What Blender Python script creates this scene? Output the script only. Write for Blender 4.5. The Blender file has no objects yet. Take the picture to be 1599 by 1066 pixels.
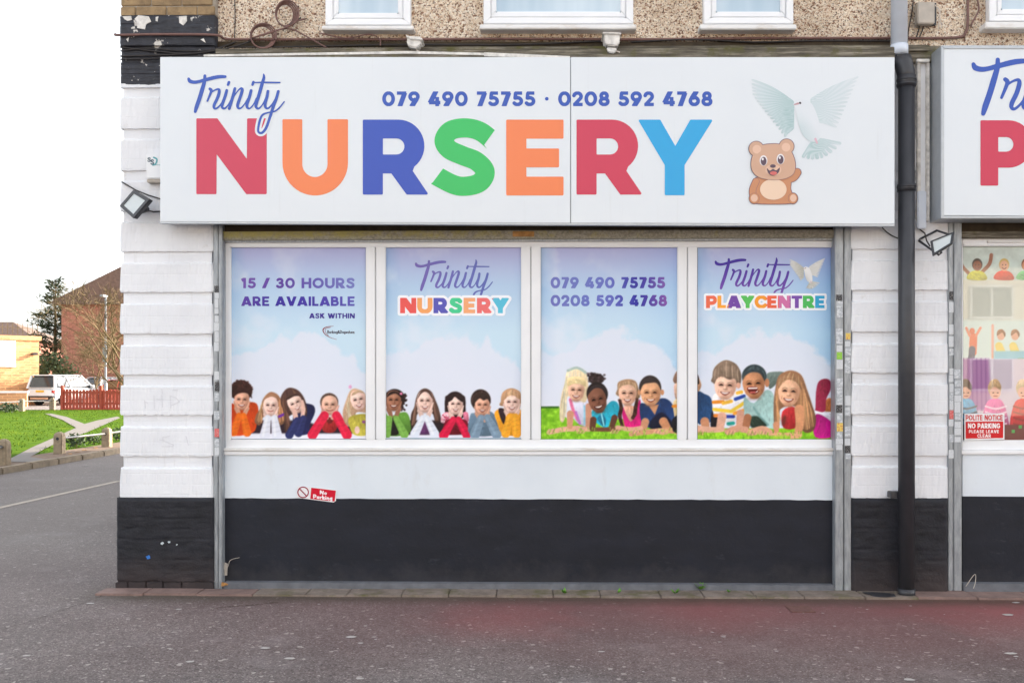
import bpy, bmesh, math, random
import numpy as np
from mathutils import Vector
random.seed(7); rng = np.random.default_rng(7)
SC = bpy.context.scene
COL = SC.collection
# ---------------------------------------------------------------- camera, sky, sun, exposure
F, HZ, CH, CD = 1540.0, 592.0, 1.5, 7.0          # focal length and horizon in photo pixels, eye height, distance to the facade
YAW = math.radians(1.3)
SY, CY = math.sin(YAW), math.cos(YAW)
cam = bpy.data.cameras.new('camera'); camo = bpy.data.objects.new('camera', cam); COL.objects.link(camo)
camo.location = (0, -CD, CH); camo.rotation_euler = (math.pi/2, 0, YAW)
cam.sensor_width = 36; cam.lens = F/1599*36; cam.shift_y = (HZ-533)/1599
cam.clip_end = 2000; cam.clip_start = .05
SC.camera = camo
SUN_EL, SUN_AZ = math.radians(21), math.radians(60)
w = bpy.data.worlds.new('World'); SC.world = w; w.use_nodes = True
nt = w.node_tree; bg = nt.nodes['Background']
sk = nt.nodes.new('ShaderNodeTexSky'); sk.sky_type = 'NISHITA'; sk.sun_disc = False
sk.sun_elevation = SUN_EL; sk.sun_rotation = SUN_AZ; sk.air_density = 1.0; sk.dust_density = 3.0; sk.ozone_density = 1.0
hs = nt.nodes.new('ShaderNodeHueSaturation'); hs.inputs['Saturation'].default_value = .22
nt.links.new(sk.outputs[0], hs.inputs['Color']); nt.links.new(hs.outputs[0], bg.inputs[0]); bg.inputs[1].default_value = .15
sl = bpy.data.lights.new('sun', 'SUN'); sl.energy = 3.2; sl.angle = math.radians(.5); sl.color = (1, .86, .68)
so = bpy.data.objects.new('sun', sl); COL.objects.link(so)
sd = Vector((math.sin(SUN_AZ)*math.cos(SUN_EL), math.cos(SUN_AZ)*math.cos(SUN_EL), math.sin(SUN_EL)))
so.rotation_euler = sd.to_track_quat('Z', 'Y').to_euler(); so.location = (10, 5, 20)
vs = SC.view_settings; vs.view_transform = 'Standard'; vs.look = 'None'; vs.exposure = 1.98; vs.gamma = 1
# ---------------------------------------------------------------- pixel <-> place
def W(px, py, Y=0.0):
    """point of the vertical plane y=Y seen at photo pixel (px,py)"""
    u = (px-799.5)/F; v = (HZ-py)/F
    k = (Y+CD)/(CY+u*SY)
    return (k*(-SY+u*CY), Y+0*k, CH+k*v)
def G(px, py, z=0.0):
    u = (px-799.5)/F; k = (CH-z)*F/(py-HZ)
    return (k*(-SY+u*CY), -CD+k*(CY+u*SY), z)
def wx(px, Y=0.0): return W(px, HZ, Y)[0]
def wz(px, py, Y=0.0): return W(px, py, Y)[2]
def srgb(r, g, b):
    f = lambda c: (c/255)/12.92 if c/255 <= .04045 else ((c/255+.055)/1.055)**2.4
    return (f(r), f(g), f(b))
def srgb_np(a):
    a = np.clip(a/255., 0, 1); return np.where(a <= .04045, a/12.92, ((a+.055)/1.055)**2.4)
# ---------------------------------------------------------------- objects
def link(o, parent=None, mat=None):
    COL.objects.link(o)
    if parent: o.parent = parent
    if mat is not None: o.data.materials.append(M[mat] if isinstance(mat, str) else mat)
    return o
def tag(o, label=None, cat=None, group=None, kind=None):
    for k, v in (('label', label), ('category', cat), ('group', group), ('kind', kind)):
        if v: o[k] = v
    return o
def empty(name, label=None, cat=None, loc=(0, 0, 0), group=None, parent=None):
    o = bpy.data.objects.new(name, None); COL.objects.link(o); o.location = loc; o.empty_display_size = .1
    if parent: o.parent = parent
    return tag(o, label, cat, group)
class MB:
    def __init__(s): s.v = []; s.f = []
    def add(s, vs, fs):
        b = len(s.v); s.v += [tuple(map(float, p)) for p in vs]; s.f += [tuple(b+i for i in f) for f in fs]; return s
    def box(s, x0, x1, y0, y1, z0, z1):
        return s.add([(x0,y0,z0),(x1,y0,z0),(x1,y1,z0),(x0,y1,z0),(x0,y0,z1),(x1,y0,z1),(x1,y1,z1),(x0,y1,z1)],
                     [(0,3,2,1),(4,5,6,7),(0,1,5,4),(1,2,6,5),(2,3,7,6),(3,0,4,7)])
    def prism(s, poly, y0, y1):
        """poly: (x,z) list, extruded from y0 (front) to y1"""
        n = len(poly)
        a = sum(poly[i][0]*poly[(i+1) % n][1]-poly[(i+1) % n][0]*poly[i][1] for i in range(n))
        if a < 0: poly = poly[::-1]
        return s.add([(x, y0, z) for x, z in poly]+[(x, y1, z) for x, z in poly],
                     [tuple(range(n)), tuple(range(2*n-1, n-1, -1))]+[(i, i+n, (i+1) % n+n, (i+1) % n) for i in range(n)])
    def tube(s, pts, r, n=8, cap=True):
        pts = [Vector(p) for p in pts]; R = r if isinstance(r, (list, tuple)) else [r]*len(pts)
        b = len(s.v); prev = None
        for i, p in enumerate(pts):
            t = (pts[min(i+1, len(pts)-1)]-pts[max(i-1, 0)]).normalized()
            if prev is None:
                a = Vector((0, 0, 1)) if abs(t.z) < .9 else Vector((1, 0, 0)); u = t.cross(a).normalized()
            else: u = (prev-t*prev.dot(t)).normalized()
            prev = u; q = t.cross(u)
            for k in range(n):
                an = 2*math.pi*k/n; s.v.append(tuple(p+(u*math.cos(an)+q*math.sin(an))*R[i]))
        for i in range(len(pts)-1):
            for k in range(n):
                s.f.append((b+i*n+k, b+i*n+(k+1) % n, b+(i+1)*n+(k+1) % n, b+(i+1)*n+k))
        if cap:
            s.f.append(tuple(b+k for k in range(n))[::-1]); s.f.append(tuple(b+(len(pts)-1)*n+k for k in range(n)))
        return s
    def build(s, name, mat=None, parent=None, smooth=False, bevel=0, loc=None):
        me = bpy.data.meshes.new(name)
        me.from_pydata(s.v, [], s.f); me.update()
        if bevel:
            bm = bmesh.new(); bm.from_mesh(me); bmesh.ops.recalc_face_normals(bm, faces=bm.faces)
            es = [e for e in bm.edges if len(e.link_faces) == 2 and e.calc_face_angle(0) > .6]
            bmesh.ops.bevel(bm, geom=es, offset=bevel, segments=2, affect='EDGES', clamp_overlap=True)
            bm.to_mesh(me); bm.free()
        else:
            bm = bmesh.new(); bm.from_mesh(me); bmesh.ops.recalc_face_normals(bm, faces=bm.faces); bm.to_mesh(me); bm.free()
        if smooth:
            me.polygons.foreach_set('use_smooth', [True]*len(me.polygons))
        o = bpy.data.objects.new(name, me); link(o, parent, mat)
        if loc: o.location = loc
        return o
def pprism(name, pts, Y0, Y1, mat, parent=None, bevel=0):
    """photo polygon unprojected on the plane Y0, extruded back to Y1"""
    q = [W(x, y, Y0) for x, y in pts]
    return MB().prism([(a[0], a[2]) for a in q], Y0, Y1).build(name, mat, parent, bevel=bevel)
def prect(name, x0, y0, x1, y1, Y0, Y1, mat, parent=None, bevel=0):
    return pprism(name, [(x0, y1), (x1, y1), (x1, y0), (x0, y0)], Y0, Y1, mat, parent, bevel)
def pframe(name, x0, y0, x1, y1, t, Y0, Y1, mat, parent=None, bevel=.004):
    """four mitred frame members as one mesh; t=(left,top,right,bottom) in pixels"""
    m = MB(); l, tp, r, b = t
    o = [(x0, y0), (x1, y0), (x1, y1), (x0, y1)]; i = [(x0+l, y0+tp), (x1-r, y0+tp), (x1-r, y1-b), (x0+l, y1-b)]
    for k in range(4):
        j = (k+1) % 4
        q = [W(*p, Y0) for p in (o[k], o[j], i[j], i[k])]
        m.prism([(a[0], a[2]) for a in q], Y0, Y1)
    return m.build(name, mat, parent, bevel=bevel)
# ---------------------------------------------------------------- materials
M = {}
SIGNC = (215, 221, 227)
class NT:
    def __init__(s, name):
        s.m = bpy.data.materials.new(name); s.m.use_nodes = True; s.t = s.m.node_tree; s.b = s.t.nodes['Principled BSDF']
        M[name] = s.m
    def n(s, typ, **kw):
        o = s.t.nodes.new('ShaderNode'+typ)
        for k, v in kw.items():
            if k in o.inputs.keys(): s.i(o.inputs[k], v)
            else: setattr(o, k, v)
        return o
    def i(s, sock, v):
        if hasattr(v, 'links'): s.t.links.new(v, sock)
        elif hasattr(v, '__len__') and len(v) == 3 and sock.type == 'RGBA': sock.default_value = (*v, 1)
        else: sock.default_value = v
    def obj(s, scale=(1, 1, 1)):
        c = s.n('NewGeometry').outputs['Position']
        if scale != (1, 1, 1):
            m = s.n('Mapping'); s.i(m.inputs[0], c); m.inputs['Scale'].default_value = scale; c = m.outputs[0]
        return c
    def noise(s, sc, det=4, rough=.55, vec=None, dist=0):
        return s.n('TexNoise', Vector=vec or s.obj(), Scale=sc, Detail=det, Roughness=rough, Distortion=dist).outputs['Fac']
    def vor(s, sc, vec=None, out='Color', feat='F1'):
        return s.n('TexVoronoi', feature=feat, Vector=vec or s.obj(), Scale=sc).outputs[out]
    def ramp(s, fac, *stops):
        r = s.n('ValToRGB', Fac=fac); e = r.color_ramp.elements
        while len(e) < len(stops): e.new(.5)
        for k, (p, c) in enumerate(stops):
            e[k].position = p; e[k].color = (*c, 1) if len(c) == 3 else c
        return r.outputs[0]
    def step(s, v, a, b):
        return s.n('MapRange', Value=v, **{'From Min': a, 'From Max': b}).outputs[0]
    def mix(s, f, a, b, mode='MIX'):
        m = s.n('Mix', data_type='RGBA', blend_type=mode); s.i(m.inputs[0], f); s.i(m.inputs[6], a); s.i(m.inputs[7], b); return m.outputs[2]
    def math(s, op, a, b=0.0):
        m = s.n('Math', operation=op); s.i(m.inputs[0], a); s.i(m.inputs[1], b); return m.outputs[0]
    def bump(s, h, st=.3, dist=.01, prev=None):
        o = s.n('Bump', Height=h, Strength=st, Distance=dist)
        if prev is not None: s.i(o.inputs['Normal'], prev)
        return o.outputs[0]
    def out(s, col=None, rough=None, nrm=None, **kw):
        if col is not None: s.i(s.b.inputs['Base Color'], col)
        if rough is not None: s.i(s.b.inputs['Roughness'], rough)
        if nrm is not None: s.i(s.b.inputs['Normal'], nrm)
        for k, v in kw.items(): s.i(s.b.inputs[k.replace('_', ' ')], v)
        return s.m
def simple(name, c, rough=.5, var=.12, sc=12, bump=0, bsc=60, **kw):
    t = NT(name); c = srgb(*c); n = t.noise(sc, 5)
    d = tuple(x*(1-var) for x in c); l = tuple(min(1, x*(1+var)) for x in c)
    col = t.ramp(n, (.3, d), (.7, l))
    return t.out(col, rough, t.bump(t.noise(bsc, 4), bump, .004) if bump else None, **kw)
def make_materials():
    t = NT('white_masonry')                                     # thick old masonry paint on brick
    n1 = t.noise(2.2, 6); n2 = t.noise(26, 5); n3 = t.noise(90, 4)
    c = t.ramp(n1, (.25, srgb(219, 221, 226)), (.6, srgb(232, 234, 238)))
    c = t.mix(t.step(t.noise(7, 8, .7), .62, .8), c, srgb(196, 192, 188))
    br = t.n('TexBrick', Vector=t.n('Mapping', Vector=t.obj(), Rotation=(math.pi/2, 0, 0)).outputs[0], Scale=1)
    br.inputs['Brick Width'].default_value = .225; br.inputs['Row Height'].default_value = .075; br.inputs['Mortar Size'].default_value = .006; br.inputs['Mortar Smooth'].default_value = 1
    h = t.math('ADD', t.math('MULTIPLY', br.outputs['Fac'], -.45), t.math('ADD', n2, t.math('MULTIPLY', n3, .5)))
    c = t.mix(t.math('MULTIPLY', t.step(t.noise(3, 8, .7, t.obj((7, 7, .8))), .6, .78), .35), c, srgb(172, 166, 158))   # runs of grime
    c = t.mix(t.step(t.noise(120, 3), .76, .8), c, srgb(150, 146, 142))
    t.out(c, .62, t.bump(h, .4, .006))
    t = NT('white_render')
    c = t.ramp(t.noise(1.6, 5), (.3, srgb(214, 223, 231)), (.7, srgb(224, 232, 239))); c = t.mix(t.math('MULTIPLY', t.step(t.noise(2.2, 8, .7, t.obj((3, 1, 1))), .58, .76), .25), c, srgb(188, 184, 180)); c = t.mix(t.step(t.noise(140, 2), .77, .8), c, srgb(150, 148, 148))
    t.out(c, .5, t.bump(t.noise(35, 5), .12, .004))
    t = NT('black_masonry')
    n1 = t.noise(9, 8, .65)
    c = t.ramp(n1, (.3, srgb(19, 20, 26)), (.65, srgb(35, 36, 44)))
    c = t.mix(t.step(t.noise(40, 6, .7), .7, .82), c, srgb(96, 94, 94))
    z = t.n('SeparateXYZ', Vector=t.obj()).outputs[2]
    dirt = t.math('MULTIPLY', t.step(t.math('ADD', z, t.math('MULTIPLY', t.noise(5, 5), .3)), .42, .1), .6)
    c = t.mix(dirt, c, srgb(74, 62, 60))
    t.out(c, .6, Specular_IOR_Level=.35, nrm=t.bump(t.math('ADD', n1, t.noise(70, 4)), .5, .006))
    t = NT('black_render')
    n1 = t.noise(3, 7, .6, t.obj((1, 1, 2.5)))
    c = t.ramp(n1, (.3, srgb(14, 19, 30)), (.7, srgb(24, 29, 42)))
    z = t.n('SeparateXYZ', Vector=t.obj()).outputs[2]
    c = t.mix(t.math('MULTIPLY', t.step(t.math('ADD', z, t.math('MULTIPLY', t.noise(7, 8, .7), .42)), .4, .14), .4), c, srgb(80, 76, 76)); c = t.mix(t.math('MULTIPLY', t.step(t.noise(5, 9, .75, t.obj((1, 1, 3))), .6, .68), .3), c, srgb(66, 70, 80))
    c = t.mix(t.step(t.noise(150, 3), .74, .8), c, srgb(100, 100, 104))
    t.out(c, .55, t.bump(t.noise(45, 5), .25, .004), Specular_IOR_Level=.35)
    t = NT('pebbledash')
    p = t.obj(); v1 = t.vor(92, p); v2 = t.vor(140, p)
    s1 = t.n('SeparateXYZ', Vector=v1).outputs[0]; s2 = t.n('SeparateXYZ', Vector=v2).outputs[1]
    c = t.ramp(s1, (0, srgb(116, 86, 70)), (.1, srgb(162, 124, 98)), (.2, srgb(218, 196, 170)), (.62, srgb(236, 218, 196)), (.85, srgb(246, 236, 220)), (1, srgb(210, 176, 146)))
    c = t.mix(t.step(s2, .88, .93), c, srgb(84, 66, 58))
    c = t.mix(t.math('MULTIPLY', t.step(t.noise(1.3, 6, .6), .48, .75), .55), c, srgb(148, 124, 92), 'MULTIPLY')
    h = t.vor(92, p, 'Distance'); t.out(c, .85, t.bump(t.math('SUBTRACT', 1.0, h), .9, .012))
    for nm, a, b in (('stock_brick', (104, 86, 66), (172, 146, 108)), ('red_brick', (150, 98, 82), (186, 130, 110)), ('tan_brick', (202, 148, 102), (218, 170, 124))):
        t = NT(nm); c = t.ramp(t.noise(6, 8, .7), (.3, srgb(*a)), (.7, srgb(*b)))
        if nm != 'stock_brick':
            br = t.n('TexBrick', Vector=t.n('Mapping', Vector=t.obj(), Rotation=(math.pi/2, 0, 0)).outputs[0], Scale=1, Color1=(1, 1, 1), Color2=(.72, .7, .7), Mortar=(1.15, 1.15, 1.1))
            br.inputs['Brick Width'].default_value = .45; br.inputs['Row Height'].default_value = .15; br.inputs['Mortar Size'].default_value = .02
            c = t.mix(1, c, br.outputs[0], 'MULTIPLY')
        c = t.mix(t.step(t.noise(30, 6, .7), .6, .75), c, srgb(*[x*.55 for x in a]))
        t.out(c, .85, t.bump(t.noise(50, 6), .5, .006))
    simple('mortar', (150, 142, 130), .9, .2, 30, .4)
    t = NT('peeling_black')
    n = t.noise(11, 7, .7); c = t.ramp(t.noise(20, 6), (.3, srgb(26, 28, 36)), (.7, srgb(46, 48, 58)))
    c = t.mix(t.step(n, .6, .62), c, srgb(200, 196, 190)); t.out(c, .6, t.bump(t.math('ADD', n, t.noise(60, 4)), .5, .006))
    t = NT('old_timber')
    n = t.noise(5, 8, .7, t.obj((.6, 6, 9))); c = t.ramp(n, (.3, srgb(46, 42, 36)), (.5, srgb(96, 90, 78)), (.72, srgb(166, 158, 142)))
    c = t.mix(t.step(t.noise(7, 6, .65), .52, .68), c, srgb(84, 82, 44)); t.out(c, .85, t.bump(n, .7, .01))
    t = NT('lichen_steel')
    x = t.n('SeparateXYZ', Vector=t.obj()).outputs[0]; z = t.n('SeparateXYZ', Vector=t.obj()).outputs[2]
    n = t.noise(60, 6, .75); c = t.ramp(n, (.3, srgb(112, 108, 96)), (.6, srgb(164, 160, 146)))
    mk = t.math('MULTIPLY', t.math('MULTIPLY', t.step(t.math('ADD', t.noise(9, 7, .75), t.math('MULTIPLY', x, -.07)), .48, .66), .8), t.step(t.math('ADD', z, t.math('MULTIPLY', t.noise(40, 4), .03)), 2.515, 2.54))
    c = t.mix(mk, c, srgb(172, 162, 88)); t.out(c, .8, t.bump(n, .5, .004))
    simple('painted_shade_and_crack', (58, 48, 34), .9, .3, 20)  # dark brown for cracks and painted shade under signs and above the cornice
    t = NT('galvanised'); n = t.noise(14, 6, .65, t.obj((3, 3, .6)))
    t.out(t.ramp(n, (.3, srgb(128, 134, 140)), (.7, srgb(170, 176, 182))), .42, t.bump(t.noise(40, 4), .1, .003), Metallic=.35)
    simple('aluminium', (176, 182, 188), .4, .06, 20, Metallic=.45)
    simple('upvc', (232, 234, 237), .3, .03, 4)
    t = NT('upvc_dirty'); c = t.mix(t.step(t.noise(4, 7, .65, t.obj((1, 1, 3))), .5, .8), srgb(226, 226, 226), srgb(186, 172, 156)); t.out(c, .4)
    t = NT('sign_white'); n = t.noise(1.1, 4); c = t.ramp(n, (.3, srgb(*SIGNC)), (.7, srgb(219, 225, 230)))
    c = t.mix(t.math('MULTIPLY', t.step(t.noise(2.5, 7, .7, t.obj((9, 1, .5))), .6, .8), .16), c, srgb(176, 172, 166)); c = t.mix(t.step(t.noise(170, 2), .79, .81), c, srgb(150, 148, 146))
    t.out(c, .22, t.bump(t.noise(1.7, 3), .04, .01))
    simple('black_plastic', (52, 53, 58), .42, .15, 10, .06, 30)
    simple('pale_pvc', (206, 214, 226), .4, .05, 8)
    simple('grey_box', (176, 168, 158), .55, .12, 14)
    simple('brown_cable', (112, 82, 76), .6, .2, 20)
    simple('black_cable', (42, 38, 38), .6, .2, 20)
    simple('white_cable', (206, 196, 186), .6, .1, 20)
    simple('rusty_plate', (112, 78, 72), .8, .25, 30, .3, 60); simple('old_white', (212, 209, 204), .6, .25, 25, .3, 60)
    simple('lamp_black', (46, 48, 54), .4, .1, 20)
    t = NT('lamp_glass'); t.out(srgb(196, 204, 206), .12, t.bump(t.vor(220, None, 'Distance'), .25, .002))
    t = NT('window_glass'); t.out(t.ramp(t.noise(1.5, 3, .5, t.obj((2.5, 1, .4))), (.3, srgb(150, 176, 196)), (.7, srgb(198, 214, 224))), .04, Coat_Weight=1.0, Coat_Roughness=.01)
    simple('dark_inside', (40, 42, 46), .6, .1)
    # printed colours carried by the mesh
    for nm, r, coat in (('print', .3, 0), ('print_gloss', .22, .12), ('print_glass', .3, 1), ('print_sign', .22, 0)):
        t = NT(nm); a = t.n('Attribute', attribute_name='Col').outputs['Color']
        a = t.mix(1.0, a, (.82, .82, .82), 'MULTIPLY') if nm == 'print_gloss' else a
        t.out(a, r, Specular_IOR_Level=.5 if coat or nm == 'print_sign' else .2, Coat_Weight=coat, Coat_Roughness=.015, Coat_IOR=1.65 if coat == 1 else 1.5)
    # ground
    t = NT('asphalt'); p = t.obj(); sx = t.n('SeparateXYZ', Vector=p); x, y = sx.outputs[0], sx.outputs[1]
    sp = t.n('SeparateXYZ', Vector=t.vor(130, p)).outputs[0]
    c = t.ramp(sp, (0, srgb(88, 81, 79)), (.35, srgb(116, 108, 105)), (.75, srgb(134, 125, 122)), (.94, srgb(150, 142, 139)), (1, srgb(190, 182, 178)))
    big = t.noise(.55, 7, .62); c = t.mix(t.step(big, .35, .7), c, t.mix(1, c, srgb(196, 190, 192), 'MULTIPLY'))
    c = t.mix(t.math('MULTIPLY', t.step(t.noise(1.8, 8, .7), .54, .72), .45), c, srgb(154, 148, 148)); c = t.mix(t.math('MULTIPLY', t.step(t.noise(2.6, 9, .75), .58, .7), .5), c, srgb(92, 86, 86))
    g2 = t.noise(22, 6, .7); c = t.mix(t.step(g2, .5, .72), c, t.mix(1.0, c, (1.3, 1.27, 1.25), 'MULTIPLY')); c = t.mix(t.step(g2, .46, .3), c, t.mix(1.0, c, (.62, .6, .6), 'MULTIPLY'))
    pt = t.n('SeparateXYZ', Vector=t.vor(.62, t.mix(.1, p, t.n('TexNoise', Vector=p, Scale=3.0, Detail=6).outputs['Color']))).outputs[0]; c = t.mix(t.math('MULTIPLY', pt, .3), c, t.mix(1.0, c, (.72, .7, .7), 'MULTIPLY'))
    c = t.mix(t.step(t.n('SeparateXYZ', Vector=t.vor(48, p)).outputs[1], .982, .99), c, srgb(176, 168, 162))
    c = t.mix(t.math('MULTIPLY', t.step(t.math('ADD', x, t.math('MULTIPLY', t.noise(.7, 5), 1.4)), -1.6, -4.2), .45), c, srgb(150, 141, 135))   # older, paler road surface
    near = t.step(t.math('ADD', y, t.math('MULTIPLY', t.noise(1.3, 6), 1.0)), -1.7, .1)
    side = t.step(t.math('ADD', x, t.math('MULTIPLY', t.noise(.8, 4), 1.2)), -2.4, 1.6)
    red = t.math('MULTIPLY', t.math('MULTIPLY', near, t.step(y, 2, .5)), t.math('ADD', t.math('MULTIPLY', side, .7), .06))
    c = t.mix(red, c, srgb(134, 82, 82))
    for cx, cy, rr, k in ((2.95, -.55, .8, .5), (-.2, -.85, .62, .4), (3.7, -.35, .7, .4), (1.2, -.55, .7, .3)):
        d = t.n('VectorMath', operation='DISTANCE'); t.i(d.inputs[0], p); d.inputs[1].default_value = (cx, cy, 0)
        m = t.step(t.math('ADD', d.outputs['Value'], t.math('MULTIPLY', t.noise(4, 7, .65), .7)), rr+.35, .3)
        c = t.mix(t.math('MULTIPLY', m, k), c, srgb(164, 82, 84))
    moss = t.math('MULTIPLY', t.step(t.math('ADD', y, t.math('MULTIPLY', t.noise(9, 6), .16)), -.42, -.2), t.math('MULTIPLY', t.step(y, .3, 0.0), t.step(x, -3.3, -2.8)))
    c = t.mix(t.math('MULTIPLY', moss, .7), c, srgb(74, 64, 50))
    t.out(c, .82, t.bump(t.math('ADD', sp, t.math('MULTIPLY', t.noise(220, 3), .6)), .9, .008))
    simple('concrete', (150, 140, 130), .85, .2, 9, .4, 80)
    t = NT('mossy_slab'); c = t.ramp(t.noise(7, 8, .7), (.3, srgb(106, 94, 84)), (.7, srgb(150, 136, 126)))
    c = t.mix(t.step(t.noise(4, 7, .7), .5, .66), c, srgb(96, 92, 58)); t.out(c, .85, t.bump(t.noise(60, 6), .5, .006))
    t = NT('red_slab'); c = t.ramp(t.noise(7, 8, .7), (.3, srgb(112, 92, 86)), (.7, srgb(150, 124, 116))); t.out(c, .85, t.bump(t.noise(60, 6), .5, .006))
    simple('sill_grey', (104, 106, 112), .8, .2, 12, .3, 60); simple('gasket', (70, 72, 80), .6, .1); simple('paint_blue', (40, 110, 190), .5, .1); simple('paint_fleck', (196, 208, 214), .5, .1); simple('scratch', (206, 207, 213), .7, .05)
    simple('pale_path', (112, 107, 103), .9, .08, 3, .2)
    simple('soil', (112, 92, 76), .95, .35, 12, .6, 40)
    t = NT('lawn'); c = t.ramp(t.noise(1.2, 7, .7), (.3, srgb(54, 84, 14)), (.55, srgb(74, 102, 18)), (.75, srgb(108, 118, 22))); t.out(c, .95, t.bump(t.noise(30, 4), .5, .03), Specular_IOR_Level=.05)
    t = NT('grass_blade'); c = t.ramp(t.noise(.8, 5, .6), (.35, srgb(58, 88, 14)), (.65, srgb(98, 116, 22))); t.out(c, .8, Specular_IOR_Level=.1)
    simple('kerb_stone', (136, 122, 104), .9, .25, 6, .5, 50)
    simple('bollard_stone', (150, 134, 112), .9, .25, 14, .5, 60)
    simple('rail_steel', (112, 112, 112), .45, .1, 20, Metallic=.4)
    simple('fence_red', (172, 78, 58), .75, .22, 9, .3, 40)
    simple('roof_tile', (112, 92, 82), .85, .25, 5, .5, 12)
    simple('bark', (106, 88, 60), .9, .25, 10, .4, 30)
    simple('conifer_leaf', (58, 74, 48), .8, .3, 3)
    simple('shrub_leaf', (66, 82, 52), .8, .3, 5)
    simple('weed_leaf', (92, 140, 48), .6, .2, 30)
    simple('leaf_litter', (176, 128, 74), .8, .3, 30)
    simple('scrap', (184, 178, 174), .8, .1, 30)
    simple('road_paint', (176, 164, 150), .8, .15, 12)
    simple('car_white', (226, 228, 230), .25, .02, 2, Coat_Weight=.8)
    simple('car_red', (178, 50, 48), .25, .03, 2, Coat_Weight=.8)
    simple('car_glass', (34, 40, 46), .06, .05, 2)
    simple('car_trim', (40, 40, 42), .5, .1, 5)
    simple('car_lamp', (170, 36, 34), .2, .05, 5)
    simple('plate_yellow', (226, 178, 50), .4, .03, 5)
    simple('chrome', (190, 192, 194), .2, .03, 5, Metallic=.8)
    simple('panel_white', (236, 234, 228), .5, .03, 5)
    simple('opposite_render', (232, 218, 196), .8, .08, 3)
make_materials()
# ---------------------------------------------------------------- print shapes: distance fields on a photo-pixel grid
def cr_smooth(P, n=6, closed=True):
    P = np.asarray(P, float); N = len(P); out = []
    for i in range(N if closed else N-1):
        g = (lambda k: P[k % N]) if closed else (lambda k: P[min(max(k, 0), N-1)])
        a, b, c, d = g(i-1), g(i), g(i+1), g(i+2)
        for t in np.arange(n)/n:
            out.append(.5*((2*b)+(c-a)*t+(2*a-5*b+4*c-d)*t*t+(-a+3*b-3*c+d)*t**3))
    if not closed: out.append(P[-1])
    return np.array(out)
def sd_poly(X, Y, P):
    P = np.asarray(P, float); d = np.full(X.shape, 1e9); ins = np.zeros(X.shape, bool)
    n = len(P)
    for i in range(n):
        ax, ay = P[i]; bx, by = P[(i+1) % n]
        ex, ey = bx-ax, by-ay; L = ex*ex+ey*ey+1e-12
        t = np.clip(((X-ax)*ex+(Y-ay)*ey)/L, 0, 1)
        d = np.minimum(d, (X-ax-t*ex)**2+(Y-ay-t*ey)**2)
        c = (ay <= Y) != (by <= Y)
        ins ^= c & (X < ax+(Y-ay)*ex/(ey if abs(ey) > 1e-9 else 1e-9))
    d = np.sqrt(d); return np.where(ins, -d, d)
def sd_line(X, Y, P, R):
    P = np.asarray(P, float); R = np.broadcast_to(np.asarray(R, float), (len(P),)); d = np.full(X.shape, 1e9)
    for i in range(len(P)-1):
        ax, ay = P[i]; bx, by = P[i+1]; ex, ey = bx-ax, by-ay; L = ex*ex+ey*ey+1e-12
        t = np.clip(((X-ax)*ex+(Y-ay)*ey)/L, 0, 1)
        d = np.minimum(d, np.hypot(X-ax-t*ex, Y-ay-t*ey)-(R[i]+(R[i+1]-R[i])*t))
    return d
def sd_ell(X, Y, cx, cy, rx, ry, rot=0):
    c, s = math.cos(rot), math.sin(rot); x = (X-cx)*c+(Y-cy)*s; y = -(X-cx)*s+(Y-cy)*c
    k = np.hypot(x/rx, y/ry); g = np.hypot(x/rx**2, y/ry**2)+1e-9
    return k*(k-1)/g
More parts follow.
